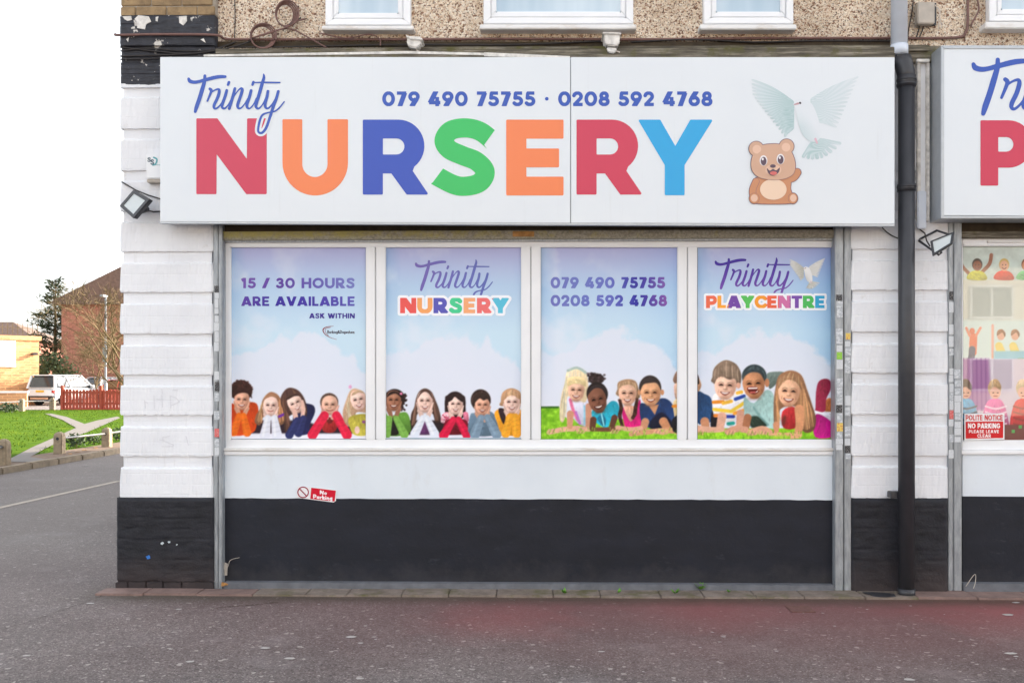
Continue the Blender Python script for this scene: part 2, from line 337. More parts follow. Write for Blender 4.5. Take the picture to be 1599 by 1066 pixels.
class Field:
    """union of shapes over a box of photo pixels"""
    def __init__(s, x0, y0, x1, y1, h):
        s.h = h; s.xs = np.arange(x0, x1+h, h); s.ys = np.arange(y0, y1+h, h); s.X, s.Y = np.meshgrid(s.xs, s.ys); s.D = np.full(s.X.shape, 1e3)
    def put(s, pts, fn, pad=8):
        p = np.asarray(pts, float); a, b = p.min(0)-pad, p.max(0)+pad
        i0, i1 = np.searchsorted(s.xs, (a[0], b[0])); j0, j1 = np.searchsorted(s.ys, (a[1], b[1]))
        if i1 > i0 and j1 > j0:
            sl = np.s_[j0:j1, i0:i1]; s.D[sl] = np.minimum(s.D[sl], fn(s.X[sl], s.Y[sl]))
        return s
    def poly(s, P, rnd=0): return s.put(P, lambda X, Y: sd_poly(X, Y, P)-rnd)
    def line(s, P, R): return s.put(P, lambda X, Y: sd_line(X, Y, P, R), 8+float(np.max(R)))
    def ell(s, cx, cy, rx, ry, rot=0): return s.put([(cx-rx-ry, cy-rx-ry), (cx+rx+ry, cy+rx+ry)], lambda X, Y: sd_ell(X, Y, cx, cy, rx, ry, rot))
    def cut(s, fn): s.D = np.maximum(s.D, fn(s.X, s.Y)); return s
    def mesh(s, name, col, Y, parent, mat='print_gloss', grow=0.0):
        """fill D<grow as a flat sheet standing at depth Y; col = (r,g,b) or a function of the pixel"""
        D = s.D-grow; D = np.where(np.abs(D) < 1e-6, 1e-6, D); ins = D < 0; ny, nx = D.shape
        cnt = ins[:-1, :-1].astype(int)+ins[1:, :-1]+ins[:-1, 1:]+ins[1:, 1:]
        V = []; Fc = []
        for j in range(ny-1):
            row = cnt[j]; full = np.flatnonzero(row == 4)
            if len(full):
                br = np.flatnonzero(np.diff(full) > 1); st = np.r_[full[0], full[br+1]]; en = np.r_[full[br], full[-1]]
                for a, b in zip(st, en):
                    k0 = a
                    while k0 <= b:
                        k1 = min(k0+8, b+1); n = len(V)
                        V += [(s.xs[k0], s.ys[j]), (s.xs[k1], s.ys[j]), (s.xs[k1], s.ys[j+1]), (s.xs[k0], s.ys[j+1])]
                        Fc.append((n+3, n+2, n+1, n)); k0 = k1
            for i in np.flatnonzero((row > 0) & (row < 4)):
                c = ((j, i), (j, i+1), (j+1, i+1), (j+1, i)); n = len(V)
                for q in range(4):
                    a, b = c[q], c[(q+1) % 4]; da, db = D[a], D[b]
                    if da < 0: V.append((s.xs[a[1]], s.ys[a[0]]))
                    if (da < 0) != (db < 0):
                        t = da/(da-db); V.append((s.xs[a[1]]+(s.xs[b[1]]-s.xs[a[1]])*t, s.ys[a[0]]+(s.ys[b[0]]-s.ys[a[0]])*t))
                if len(V)-n > 2: Fc.append(tuple(range(len(V)-1, n-1, -1)))
        V = np.array(V) if V else np.zeros((3, 2))
        x, y, z = W(V[:, 0], V[:, 1], Y)
        me = bpy.data.meshes.new(name); me.from_pydata(np.stack([x, np.full_like(x, Y), z], 1).tolist(), [], Fc)
        c = np.array([col(px, py) for px, py in V]) if callable(col) else np.tile(np.array(col, float), (len(V), 1))
        at = me.color_attributes.new('Col', 'FLOAT_COLOR', 'POINT')
        at.data.foreach_set('color', np.c_[srgb_np(c), np.ones(len(V))].ravel().astype(np.float32))
        return link(bpy.data.objects.new(name, me), parent, mat)
# ---------------------------------------------------------------- a bold geometric alphabet (cap height 1, stroke centre lines)
def arc(cx, cy, rx, ry, a0, a1, n=14):
    a = np.radians(np.linspace(a0, a1, n)); return [(cx+rx*math.cos(t), cy+ry*math.sin(t)) for t in a]
E_ = .11
def _bowl(y0, y1, x=.36): return [(E_, y1)]+arc(x, (y0+y1)/2, (y1-y0)/2, (y1-y0)/2, 90, -90)+[(E_, y0)]
GL = {
 '0': (.8, [('C', arc(.4, .5, .29, .39, 0, 360, 28))]), '1': (.42, [('L', (.26, 0), (.26, 1)), ('L', (.02, .74), (.3, .93))]),
 '2': (.68, [('C', arc(.33, .66, .23, .23, 165, -35)+[(.16, .12)]), ('L', (.06, .11), (.66, .11))]),
 '3': (.66, [('C', arc(.31, .7, .2, .19, 150, -90)), ('C', arc(.31, .31, .24, .2, 90, -150))]),
 '4': (.78, [('L', (.56, 0), (.56, .62)), ('L', (.5, 1.05), (.1, .2)), ('L', (.04, .24), (.76, .24))]),
 '5': (.68, [('L', (.14, .89), (.62, .89)), ('C', [(.2, .86), (.17, .55)]), ('C', [(.17, .55)]+arc(.32, .34, .25, .23, 110, -145))]),
 '6': (.72, [('C', arc(.36, .35, .25, .24, 0, 360, 24)), ('L', (.2, .5), (.52, 1.05))]),
 '7': (.66, [('L', (.03, .89), (.63, .89)), ('L', (.54, .92), (.2, -.06))]),
 '8': (.7, [('C', arc(.35, .7, .19, .19, 0, 360, 22)), ('C', arc(.35, .31, .24, .2, 0, 360, 22))]),
 '9': (.72, [('C', arc(.36, .65, .25, .24, 0, 360, 24)), ('L', (.52, .5), (.2, -.05))]),
 '/': (.56, [('L', (.06, -.1), (.5, 1.1))]), '.': (.34, [('C', [(.17, .5), (.171, .5)])]), ' ': (.36, []),
 'A': (.9, [('L', (.1, -.05), (.45, 1.02)), ('L', (.8, -.05), (.45, 1.02)), ('L', (.22, .26), (.68, .26))]),
 'B': (.72, [('L', (E_, 0), (E_, 1)), ('C', _bowl(.53, .89)), ('C', _bowl(.11, .51, .4))]),
 'C': (.8, [('C', arc(.46, .5, .35, .39, 42, 318, 24))]), 'D': (.84, [('L', (E_, 0), (E_, 1)), ('C', [(E_, .89)]+arc(.34, .5, .38, .39, 90, -90, 18)+[(E_, .11)])]),
 'E': (.64, [('L', (E_, 0), (E_, 1)), ('L', (0, .89), (.62, .89)), ('L', (0, .5), (.57, .5)), ('L', (0, .11), (.62, .11))]),
 'G': (.86, [('C', arc(.46, .5, .35, .39, 45, 340, 24)), ('L', (.5, .44), (.84, .44))]),
 'H': (.8, [('L', (E_, 0), (E_, 1)), ('L', (.69, 0), (.69, 1)), ('L', (E_, .5), (.69, .5))]), 'I': (.24, [('L', (.12, 0), (.12, 1))]),
 'K': (.76, [('L', (E_, 0), (E_, 1)), ('L', (.14, .38), (.66, 1.08)), ('L', (.28, .62), (.68, -.08))]),
 'L': (.58, [('L', (E_, 0), (E_, 1)), ('L', (0, .11), (.56, .11))]),
 'N': (.84, [('L', (E_, 0), (E_, 1)), ('L', (.73, 0), (.73, 1)), ('L', (.11, .98), (.73, .02))]),
 'O': (.94, [('C', arc(.47, .5, .36, .39, 0, 360, 28))]), 'P': (.7, [('L', (E_, 0), (E_, 1)), ('C', _bowl(.4, .89, .36))]),
 'R': (.76, [('L', (E_, 0), (E_, 1)), ('C', _bowl(.42, .89, .36)), ('L', (.3, .46), (.66, -.06))]),
 'S': (.7, [('C', cr_smooth([(.58, .78), (.47, .88), (.33, .89), (.17, .83), (.15, .68), (.27, .57), (.44, .49), (.56, .38), (.55, .2), (.4, .11), (.24, .11), (.1, .22)], 4, False))]),
 'T': (.72, [('L', (0, .89), (.72, .89)), ('L', (.36, 0), (.36, 1))]),
 'U': (.8, [('L', (E_, .38), (E_, 1)), ('L', (.69, .38), (.69, 1)), ('C', arc(.4, .4, .29, .29, 180, 360, 16))]),
 'V': (.86, [('L', (.1, 1.05), (.43, -.02)), ('L', (.76, 1.05), (.43, -.02))]),
 'W': (1.2, [('L', (.1, 1.05), (.36, -.04)), ('L', (.36, -.04), (.6, .95)), ('L', (.6, .95), (.84, -.04)), ('L', (1.1, 1.05), (.84, -.04))]),
 'Y': (.82, [('L', (.41, 0), (.41, .5)), ('L', (.08, 1.06), (.43, .42)), ('L', (.74, 1.06), (.39, .42))]),
 '&': (.8, [('C', arc(.34, .72, .16, .16, 0, 360, 16)), ('C', arc(.32, .29, .22, .19, 0, 360, 16)), ('L', (.3, .6), (.78, 0))]),
 'a': (.6, [('C', arc(.28, .31, .18, .2, 0, 360, 18)), ('L', (.48, 0), (.48, .6))]), 'r': (.42, [('L', (E_, 0), (E_, .6)), ('C', arc(.32, .3, .21, .2, 170, 80, 8))]),
 'k': (.58, [('L', (E_, 0), (E_, 1)), ('L', (.14, .22), (.5, .62)), ('L', (.2, .36), (.52, -.02))]), 'i': (.24, [('L', (.12, 0), (.12, .6)), ('C', [(.12, .84), (.121, .84)])]),
 'n': (.58, [('L', (E_, 0), (E_, .6)), ('C', arc(.29, .32, .18, .19, 180, 0, 12)+[(.47, .0)])]), 'o': (.62, [('C', arc(.31, .3, .2, .2, 0, 360, 20))]),
 'g': (.6, [('C', arc(.28, .31, .18, .2, 0, 360, 18)), ('C', [(.48, .6), (.48, -.05)]+arc(.28, -.08, .2, .14, 0, -130, 8))]),
 'e': (.6, [('C', arc(.3, .3, .19, .2, -40, -360, 18)), ('L', (.12, .3), (.46, .3))]), 'h': (.58, [('L', (E_, 0), (E_, 1)), ('C', arc(.29, .32, .18, .19, 180, 0, 12)+[(.47, .0)])]),
 'm': (.9, [('L', (E_, 0), (E_, .6)), ('C', arc(.28, .32, .17, .19, 180, 0, 10)+[(.45, 0)]), ('C', arc(.62, .32, .17, .19, 180, 0, 10)+[(.79, 0)])]),
}
def text_width(s, gap): return sum(GL[c][0] for c in s)+gap*(len(s)-1)
def put_text(f, s, x0, x1, yt, yb, t=.22, gap=.09, tilt=0.0, low=False, fit=None):
    """write s into field f between pixels x0..x1, caps from yt to yb; tilt = pixels down per pixel right"""
    H = yb-yt; sx = (x1-x0)/text_width(s, gap); x = 0.0; spans = []
    g0 = f.D; f.D = np.full(f.X.shape, 1e3)
    for ch in s:
        wd, els = GL[ch]; T = lambda p: (x0+(x+p[0])*sx, yb-p[1]*H+(x+p[0])*sx*tilt)
        for e in els:
            if e[0] == 'L':
                a, b = np.array(T(e[1])), np.array(T(e[2])); d = (b-a)/np.linalg.norm(b-a); nn = np.array((-d[1], d[0]))
                hw = t/2*(H*abs(d[0])+sx*abs(d[1]))
                P = [a+nn*hw, b+nn*hw, b-nn*hw, a-nn*hw]; f.poly(P)
            else:
                f.line([T(p) for p in e[1]], t*(H+sx)/4)
        spans.append((x0+x*sx, x0+(x+wd)*sx)); x += wd+gap
    if not low: f.cut(lambda X, Y: np.maximum(yt+(X-x0)*tilt-Y, Y-yb-(X-x0)*tilt))
    f.D = np.minimum(f.D, g0)
    return spans
# ================================================================ the ground
def sheet(name, pts, z, mat, parent=None, kind='structure'):
    o = MB().add([(p[0], p[1], z) for p in pts], [tuple(range(len(pts)))]).build(name, mat, parent)
    return tag(o, kind=kind) if kind else o
sheet('ground', [(-700, -300), (700, -300), (700, 900), (-700, 900)], 0, 'asphalt')
XK = G(0, 741)[0]                                             # the far kerb of the side street
lawn_y0, lawn_y1 = 11.0, 39.5
sheet('lawn', [(-60, 7), (XK-.16, 7), (XK-.16, lawn_y1), (-60, lawn_y1)], .05, 'lawn')
sheet('soil', [(XK-1.15, 7), (XK-.158, 7), (XK-.158, 21), (XK-1.15, 21)], .056, 'soil')
kerb = tag(empty('kerb'), kind='structure')
for k in range(34):
    y0 = 2+k*.915
    MB().box(XK-.155, XK+random.uniform(-.006, .006), y0, y0+.905, -.02, .105+random.uniform(-.006, .006)).build('kerb_stone', 'kerb_stone', kerb, bevel=.02)
def gpoly(name, px, z, mat): return sheet(name, [(min(q[0], XK-.165), q[1]) for q in (G(x, y, z) for x, y in px)], z, mat)
gpoly('footpath', [(17, 715), (50, 698), (89, 681), (104, 674), (119, 667.5), (97, 655), (70, 645.5), (81, 645.5), (104, 650.5), (132, 661.5), (152, 656), (183, 650), (188, 652), (160, 664), (136, 674.5), (106, 684), (70, 700), (47, 713), (114, 718), (104, 721.5), (16, 720.5)], .064, 'pale_path')
sheet('far_pavement', [(-70, 52.5), (-8, 52.5), (-8, 55.5), (-70, 55.5)], .06, 'pale_path')
p0, p1 = G(-60, 806), G(186, 751)
d = Vector((p1[0]-p0[0], p1[1]-p0[1], 0)).normalized(); nn = Vector((-d.y, d.x, 0))*.05
sheet('road_marking', [(p0[0]-nn.x, p0[1]-nn.y), (p1[0]-nn.x, p1[1]-nn.y), (p1[0]+nn.x, p1[1]+nn.y), (p0[0]+nn.x, p0[1]+nn.y)], .004, 'road_paint')
# edging slabs along the shop front
edge = tag(empty('edging_strip'), kind='structure')
x = wx(150, -.2); k = 0
while x < 6.6:
    L = random.uniform(.26, .42); j = lambda a: random.uniform(-a, a)
    yb = .02 if x > wx(335) else -.035
    m = MB(); z = .014+j(.003)
    m.box(x, x+L-.003, -.215+j(.008), yb, -.02, z)
    m.build('slab', 'red_slab' if (x < wx(330) or x > wx(1400)) else 'mossy_slab', edge, bevel=.004); x += L; k += 1
# ================================================================ the terrace
bld = empty('shop_building', 'end of terrace with pebbledash upper wall above white and black painted shop fronts', 'building')
XL = wx(188, 0); XR = 26.0; YB = 16.0; ZT = 8.3  # unseen depth and height, set so the building's shadow covers the side street
zl = wz(800, 84, .05)
MB().box(wx(334, .06), XR, .06, .36, zl-.25, ZT).build('upper_wall', 'pebbledash', bld)
MB().box(XL+.03, XL+.33, .36, YB, 0, ZT).build('unseen_side_wall', 'white_masonry', bld)  # unseen side wall, added for the shadow it casts
MB().box(XL+.05, XR, YB, YB+.3, 0, ZT).build('unseen_rear_wall', 'pebbledash', bld)  # unseen rear wall, set far back to lengthen the shadow
MB().add([(XL-.2, -.35, ZT), (XR, -.35, ZT), (XR, YB+.6, ZT), (XL-.2, YB+.6, ZT), (XL+2.5, YB/2, ZT+2.6), (XR, YB/2, ZT+2.6)],
         [(0, 1, 5, 4), (2, 3, 4, 5), (3, 0, 4), (0, 3, 2, 1), (1, 2, 5)]).build('roof', 'roof_tile', bld)  # unseen roof, put in to cast the building's shadow
MB().box(wx(1700), XR, .05, .36, 0, zl-.25).build('front_wall', 'white_masonry', bld)
MB().box(wx(340), XR, .32, .42, 0, zl-.2).build('inner_wall', 'dark_inside', bld)
# stall risers
pprism('stall_riser', [(349, 706), (1303, 708), (1303, 781), (349, 778)], .06, .3, 'white_render', bld)
pprism('stall_riser', [(349, 777.5)]+[(x_, 777.5+(x_-349)*.00315+random.uniform(-.45, .45)) for x_ in range(365, 1300, 14)]+[(1303, 780.5), (1303, 913), (349, 911)], .057, .3, 'black_render', bld)['label'] = 'black painted lower half of the stall riser'
pprism('stall_riser', [(1503, 704), (1760, 706), (1760, 777), (1503, 775)], .06, .3, 'white_render', bld)
pprism('stall_riser', [(1503, 774.5), (1760, 776), (1760, 915), (1503, 911)], .057, .3, 'black_render', bld)
MB().box(wx(349), wx(1303), -.012, .3, -.02, wz(800, 911, -.01)).build('door_sill', 'sill_grey', bld, bevel=.006)
MB().box(wx(1503), wx(1760), -.012, .3, -.02, wz(1550, 911, -.01)).build('door_sill', 'sill_grey', bld, bevel=.006)
# piers of projecting painted courses
def block(par, x0, x1, y0, y1, seed):
    """one projecting course: wavy lower edge, weathered top slope"""
    r = random.Random(seed); m = MB(); nx = 44
    a0, a1 = wx(x0), wx(x1); za, zb = wz((x0+x1)/2, y1), wz((x0+x1)/2, y0)
    rows = [(za, .018), (za, .0), (za+.012, -.001), ((za+zb)/2, 0), (zb-.006, .0), (zb, .004), (zb+.006, .018)]
    vs = []
    for q, (z, yy) in enumerate(rows):
        for i in range(nx+1):
            t = i/nx; e = .006 if i in (0, nx) else 0
            jz = (r.uniform(-.0022, .0022)+.0012*math.sin(i*.7+seed)) if q in (0, 1) else r.uniform(-.003, .003); jz = jz if q else 0
            vs.append((a0+(a1-a0)*t+r.uniform(-.002, .002)+(.006 if i == 0 else -.006 if i == nx else 0)*(q in (4, 5, 1)), yy+e+r.uniform(-.0014, .0014)*(q > 0), z+jz))
    n = nx+1
    fs = [(q*n+i, q*n+i+1, (q+1)*n+i+1, (q+1)*n+i) for q in range(len(rows)-1) for i in range(nx)]
    b = len(vs); vs += [(a0, .1, za), (a0, .1, zb+.012), (a1, .1, za), (a1, .1, zb+.012)]
    fs += [(b, 0)+tuple(q*n for q in range(1, len(rows)))+(b+1,), tuple(q*n+nx for q in range(len(rows)-1, -1, -1))+(b+2, b+3)]
    fs += [(b+2, nx, 0, b)]
    m.add(vs, fs); return m.build('block', 'white_masonry', par)
def brick_courses(par, x0, x1, ys, mat, Yf, skip=(), proud=.004, bw=.222, gap=.003):
    """rows of bricks, each its own piece; ys = pixel edges from top down"""
    for c in range(len(ys)-1):
        za, zb = wz((x0+x1)/2, ys[c+1], Yf), wz((x0+x1)/2, ys[c], Yf); a, b = wx(x0, Yf), wx(x1, Yf)
        x = a-(bw/2 if c % 2 else 0)
        while x < b-.01:
            xa, xb = max(x, a), min(x+bw, b)
            if xb-xa > .03:
                pr = random.uniform(-proud, proud)
                mm = mat if isinstance(mat, str) else mat[c]
                MB().box(xa+gap, xb-gap, Yf+pr, Yf+.1, za+gap*random.uniform(.6, 1.8), zb-gap).build('brick', mm, par, bevel=min(.005, gap*1.7))
            x += bw
pierL = empty('pier', parent=bld); pierL['label'] = 'left corner pier of white rusticated courses on a black brick base'
pierM = empty('pier', parent=bld); pierM['label'] = 'pier behind the black drainpipe'
pprism('core', [(193, 132), (331, 132), (331, 779), (193, 779)], .0165, .36, 'white_masonry', pierL)
pprism('core', [(1331, 95), (1482, 95), (1482, 779), (1331, 779)], .0165, .36, 'white_masonry', pierM)
for k, (a, b) in enumerate([(152, 200.5), (218, 266), (283, 329), (347, 392.5), (411, 456), (475, 521), (540, 585), (603, 648), (667, 712), (731, 777.5)]):
    block(pierL, 187, 333, a, b, k)
for k, (a, b) in enumerate([(218, 266), (283, 327), (343, 388.5), (407, 452.5), (471, 517.5), (537, 582), (600, 646.5), (665, 711), (729, 777.5)]):
    block(pierM, 1329.5, 1482, a, b, 40+k)
def plinth(par, x0, x1, y0, y1, Yf, seed, mat='black_masonry', name='plinth'):
    """thickly painted brickwork: rounded edges, only hints of the courses"""
    r = np.random.default_rng(seed); nx, nz = 64, 60; a0, a1 = wx(x0, Yf), wx(x1, Yf); za, zb = wz((x0+x1)/2, y1, Yf), wz((x0+x1)/2, y0, Yf)
    U, V = np.meshgrid(np.linspace(0, 1, nx), np.linspace(0, 1, nz)); z = za+(zb-za)*V; x = a0+(a1-a0)*U
    def sm(k):
        g = r.random((k*2+3, k+3)); u, v = U*k, V*k*2; i, j = u.astype(int), v.astype(int); fu, fv = u-i, v-j
        return (g[j, i]*(1-fu)+g[j, i+1]*fu)*(1-fv)+(g[j+1, i]*(1-fu)+g[j+1, i+1]*fu)*fv
    ph = np.abs(((z-za)/.0745+(sm(4)-.5)*.25) % 1-.5)*2; groove = np.clip((ph-.8)/.2, 0, 1)*np.clip(sm(6)*2.2-.7, 0, 1)
    course = ((z-za)/.0745).astype(int); px = np.abs(((x-a0)/.222+.5*(course % 2)) % 1-.5)*2; vg = np.clip((px-.95)/.05, 0, 1)*np.clip(sm(8)*2.4-1.3, 0, 1)
    e = np.minimum(np.minimum(U, 1-U)*(a1-a0), (1-V)*(zb-za)); edge = np.clip(1-e/.022, 0, 1)**2
    d = Yf+.0065*groove+.004*vg+.016*edge+(sm(10)-.5)*.004+(sm(22)-.5)*.0025
    vs = np.stack([x, d, z], -1).reshape(-1, 3).tolist(); idx = np.arange(nx*nz).reshape(nz, nx)
    fs = np.stack([idx[:-1, :-1], idx[:-1, 1:], idx[1:, 1:], idx[1:, :-1]], -1).reshape(-1, 4).tolist()
    n = len(vs); vs += [(a0, .3, za), (a1, .3, za), (a1, .3, zb), (a0, .3, zb)]
    fs += [[n]+idx[:, 0].tolist()+[n+3], [n+2]+idx[::-1, -1].tolist()+[n+1], [n+3]+idx[-1].tolist()+[n+2]]
    return MB().add(vs, fs).build(name, mat, par, smooth=True)
plinth(pierL, 181, 333, 777, 907, -.03, 1); plinth(pierM, 1331, 1481.5, 778, 925, -.022, 2)
pprism('base_core', [(184, 906), (333, 906), (333, 922), (184, 922)], -.016, .3, 'black_masonry', pierL)
for a, b in ((180, 199), (200, 227.5), (228.5, 253.5), (255, 283), (284.5, 333)): prect('brick', a, 908+random.uniform(-.5, .8), b, 921.5, -.031+random.uniform(-.003, .003), 0, 'black_masonry', pierL, .004)
def splash(par, px, py, r, mat, Y, seed):
    q = random.Random(seed); f = [(px+r*math.cos(t)*q.uniform(.6, 1.2), py+r*math.sin(t)*q.uniform(.5, 1)) for t in np.linspace(0, 5.6, 9)]; return pprism('paint_splash', f, Y, Y+.006, mat, par)
splash(pierL, 231.5, 869.5, 4, 'paint_blue', -.0325, 1); splash(pierL, 253, 848, 2.6, 'paint_fleck', -.0325, 2); splash(pierL, 264, 846, 2.2, 'paint_fleck', -.0325, 3); splash(pierL, 276, 850, 1.3, 'paint_fleck', -.0325, 4)
SCR_ = [[(225, 335), (230, 385)], [(232, 345), (245, 350)], [(290, 300), (293, 388)], [(310, 325), (358, 328)], [(345, 255), (350, 285)], [(345, 300), (350, 380)], [(402, 300), (408, 388)], [(405, 302), (440, 312), (468, 342), (412, 368)], [(420, 262), (455, 262)], [(400, 580), (352, 588), (352, 612), (425, 640), (420, 652), (345, 652)], [(330, 606), (360, 606)], [(512, 580), (530, 642)]]
f = Field(220, 600, 300, 705, .4)
for P in SCR_: f.line([(175+u/4.444, 550+v/4.444) for u, v in P], .55)
f.mesh('scratched_writing', (215, 216, 221), -.0042, pierL, 'print')
# upper part of the corner pier: stock brick above, black painted and peeling below
pprism('core', [(193, -400), (337, -400), (337, 24), (193, 24)], .012, .36, 'mortar', pierL)
pprism('core', [(190, 24), (335, 24), (335, 134), (190, 134)], .004, .36, 'peeling_black', pierL)
ysu = [-6+15.8*k for k in range(-8, 3)]
brick_courses(pierL, 188, 336, [y for y in ysu], 'stock_brick', .004)
plinth(pierL, 186, 335, 24, 71, -.02, 5, 'peeling_black', 'string_course'); plinth(pierL, 189, 334, 70, 98, .0, 6, 'peeling_black', 'painted_band'); plinth(pierL, 187, 334, 96, 132, -.004, 7, 'peeling_black', 'painted_band')
for i_, P in enumerate(([(191, 26), (204, 25), (206, 31), (199, 33), (194, 30)], [(210, 30), (216, 24), (232, 26), (236, 34), (228, 38), (226, 46), (214, 44), (214, 36)], [(279, 26), (291, 25), (292, 33), (286, 40), (280, 36)], [(243, 27), (247, 26), (246, 34), (243, 33)], [(197, 62), (201, 58), (200, 66)], [(313, 62), (318, 60), (321, 67)])): pprism('bare_patch', P, -.0235, -.01, 'old_white', pierL)
pprism('paint_edge', [(188, 131), (210, 130), (232, 133), (262, 129), (262, 136), (188, 137)], -.004, .03, 'white_masonry', pierL)
# weathered timber cornice above the fascia, lead flashing strip
pprism('cornice', [(320, 84), (900, 76), (1398, 73), (1398, 92), (900, 92), (320, 92)], -.10, .06, 'old_timber', bld, bevel=.006)
pprism('cornice_board', [(336, 76.5), (700, 73), (1452, 70), (1452, 79), (700, 82), (336, 84)], -.055, .06, 'old_timber', bld, bevel=.004)
prect('painted_shade_strip', 338, 65, 1390, 73, .045, .07, 'painted_shade_and_crack', bld)  # dark strip painted in place of the shaded gap behind the cables
pprism('flashing', [(318, 85.5), (640, 80), (762, 83), (762, 86.5), (640, 84), (318, 88.5)], -.104, -.08, 'old_white', bld)
pprism('flashing', [(756, 82), (890, 88), (890, 92), (756, 88)], -.108, -.08, 'old_white', bld)
MB().box(wx(1398), wx(1470), -.03, .07, wz(1430, 100), wz(1430, 74)).build('cornice_end', 'old_timber', bld, bevel=.006)
for a, b, c, e in ((1432, 92, 1452, 97), (1447, 97, 1452, 345), (1433, 97, 1438, 345)):
    prect('timber_strip', a, b, c, e, -.03 if a != 1432 else -.05, .03, 'old_white', bld, bevel=.004)
prect('timber_panel', 1431, 97, 1447, 345, -.006, .03, 'white_masonry', bld)
prect('vent_cover', 1433, 298, 1447, 357, -.05, -.03, 'pale_pvc', bld, bevel=.006)
# upstairs windows
def upper_window(x0, x1, sill, fb, lab):
    wd = empty('window', parent=bld); wd['label'] = lab
    T = -330
    pframe('frame', x0, T, x1, fb, (11, 11, 11, 9), .0, .12, 'upvc', wd)
    pframe('sash', x0+11, T+11, x1-11, fb-9, (9, 9, 9, 10), .015, .10, 'upvc', wd, .008)
    prect('pane', x0+19, T+19, x1-19, fb-18, .04, .055, 'window_glass', wd)
    pprism('sill', [(x0-6, fb+1), (x1+5, fb+1), (x1+5, sill), (x0-6, sill)], -.04, .1, 'upvc_dirty', wd, bevel=.006)
upper_window(508, 641, 46.5, 39, 'left upstairs window with white frame'); upper_window(755, 989, 45.5, 37, 'wide upstairs window with white frame')
upper_window(1099, 1239, 46, 37, 'upstairs window left of the pale pipe'); upper_window(1545, 1760, 44.5, 33, 'upstairs window above the right sign')
# ================================================================ shop windows
sw = empty('shop_window', 'wide white framed shop window of four lights', 'window')
FY, PY = .075, .105
pframe('frame', 349, 376, 1304, 700, (11, 10, 2, 14), FY, .2, 'upvc', sw, .005)
for a, b in ((571, 602), (813.5, 844.5), (1058, 1089)):
    c = (a+b)/2
    for u, v in ((a, c-.5), (c+.5, b)): prect('mullion', u, 385, v, 686.5, FY-.002, .2, 'upvc', sw, .006)
prect('sill', 347, 699.5, 1304, 703.5, .03, .2, 'upvc_dirty', sw, .003); prect('sill', 347, 703.8, 1304, 710, .044, .2, 'upvc', sw, .004)
for a, b, tp_ in ((359, 571.5, 386), (601.5, 814, 386), (844, 1058.5, 384.5), (1088.5, 1303, 383)):
    prect('pane', a-1, 383, b+1, 688, PY+.004, .16, 'window_glass', sw); pframe('gasket', a-.6, tp_-.9, b+.6, 686.2, (1.5, 1.4, 1.1, .9), PY-.003, PY+.003, 'gasket', sw, 0)
sw2 = empty('shop_window', 'right neighbour shop window cut by the picture edge', 'window')
pframe('frame', 1501, 372, 1760, 703, (3, 12, 12, 16), FY, .2, 'upvc', sw2, .005)
prect('vent', 1542, 376, 1760, 379, FY-.012, FY+.01, 'upvc_dirty', sw2, .002)
prect('sill', 1501, 703, 1760, 709, .04, .2, 'upvc', sw2, .004); prect('pane', 1502, 383, 1750, 689, PY+.004, .16, 'window_glass', sw2)
# ================================================================ roller shutters: bottom rail under the sign, guide channels with stickers
def sticker_mat(name, a, b, thr, sc):
    t = NT(name); n = t.noise(1, 3, .7, t.obj(sc)); t.out(t.mix(t.step(n, thr, thr+.03), srgb(*a), srgb(*b)), .5)
sticker_mat('sticker_white', (206, 210, 214), (150, 154, 160), .6, (90, 1, 240)); sticker_mat('sticker_grey', (176, 182, 188), (206, 210, 214), .5, (40, 1, 60))
sticker_mat('sticker_black', (44, 44, 48), (200, 200, 200), .58, (110, 1, 260)); sticker_mat('sticker_green', (140, 200, 70), (220, 210, 90), .6, (40, 1, 60))
sticker_mat('sticker_red', (212, 92, 92), (236, 220, 214), .58, (110, 1, 200)); sticker_mat('sticker_yellow', (226, 196, 96), (196, 80, 90), .56, (80, 1, 120))
def guide(par, x0, x1, y0, y1, st, Yf=-.005):
    g = prect('guide_rail', x0, y0, x1, y1, Yf, .1, 'galvanised', par, .004)
    for (a, b, c, e, mt) in st:
        prect('sticker', a, b, c, e, Yf-.0015-random.uniform(0, .0012), Yf+.001, 'sticker_'+mt, g)
    return g
sh = empty('roller_shutter', 'galvanised roller shutter rolled up under the big nursery sign', 'shutter')
pprism('housing', [(345, 343), (1304, 343), (1304, 362), (345, 362)], .045, .3, 'painted_shade_and_crack', sh)  # housing coloured dark to stand for the shaded recess under the sign
pprism('bottom_rail', [(346, 361.5), (800, 359.5), (1303, 358.5), (1303, 371), (800, 373), (346, 375)], .022, .16, 'lichen_steel', sh, .004)
pprism('bottom_lip', [(346, 375), (1303, 371.2), (1303, 375), (346, 378.5)], .05, .16, 'galvanised', sh)
prect('tape', 800.5, 361, 834, 369.5, .020, .03, 'leaf_litter', sh)
K = ['white', 'grey', 'white', 'white', 'grey']
def col_st(x0, x1, y0, y1, spec, seed):
    r = random.Random(seed); out = []; y = y0
    spec = dict(spec)
    while y < y1:
        h = r.uniform(8, 17); mt = r.choice(K); hit = [q for q in spec if y <= q < y+h+3]
        if hit: mt = spec[hit[0]]; h = r.uniform(9, 15)
        dx = r.uniform(0, 2.0)
        if r.random() < .86: out.append((x0+dx, y, x1-r.uniform(0, 1.5), min(y+h, y1), mt))
        y += h+r.choice((.6, .8, 3))
    return out
guide(sh, 333, 340.5, 350, 920, col_st(333.8, 342.5, 446, 712, {448: 'black', 575: 'green', 600: 'black', 668: 'yellow', 672: 'red'}, 1))
guide(sh, 341.2, 347, 350, 920, [])
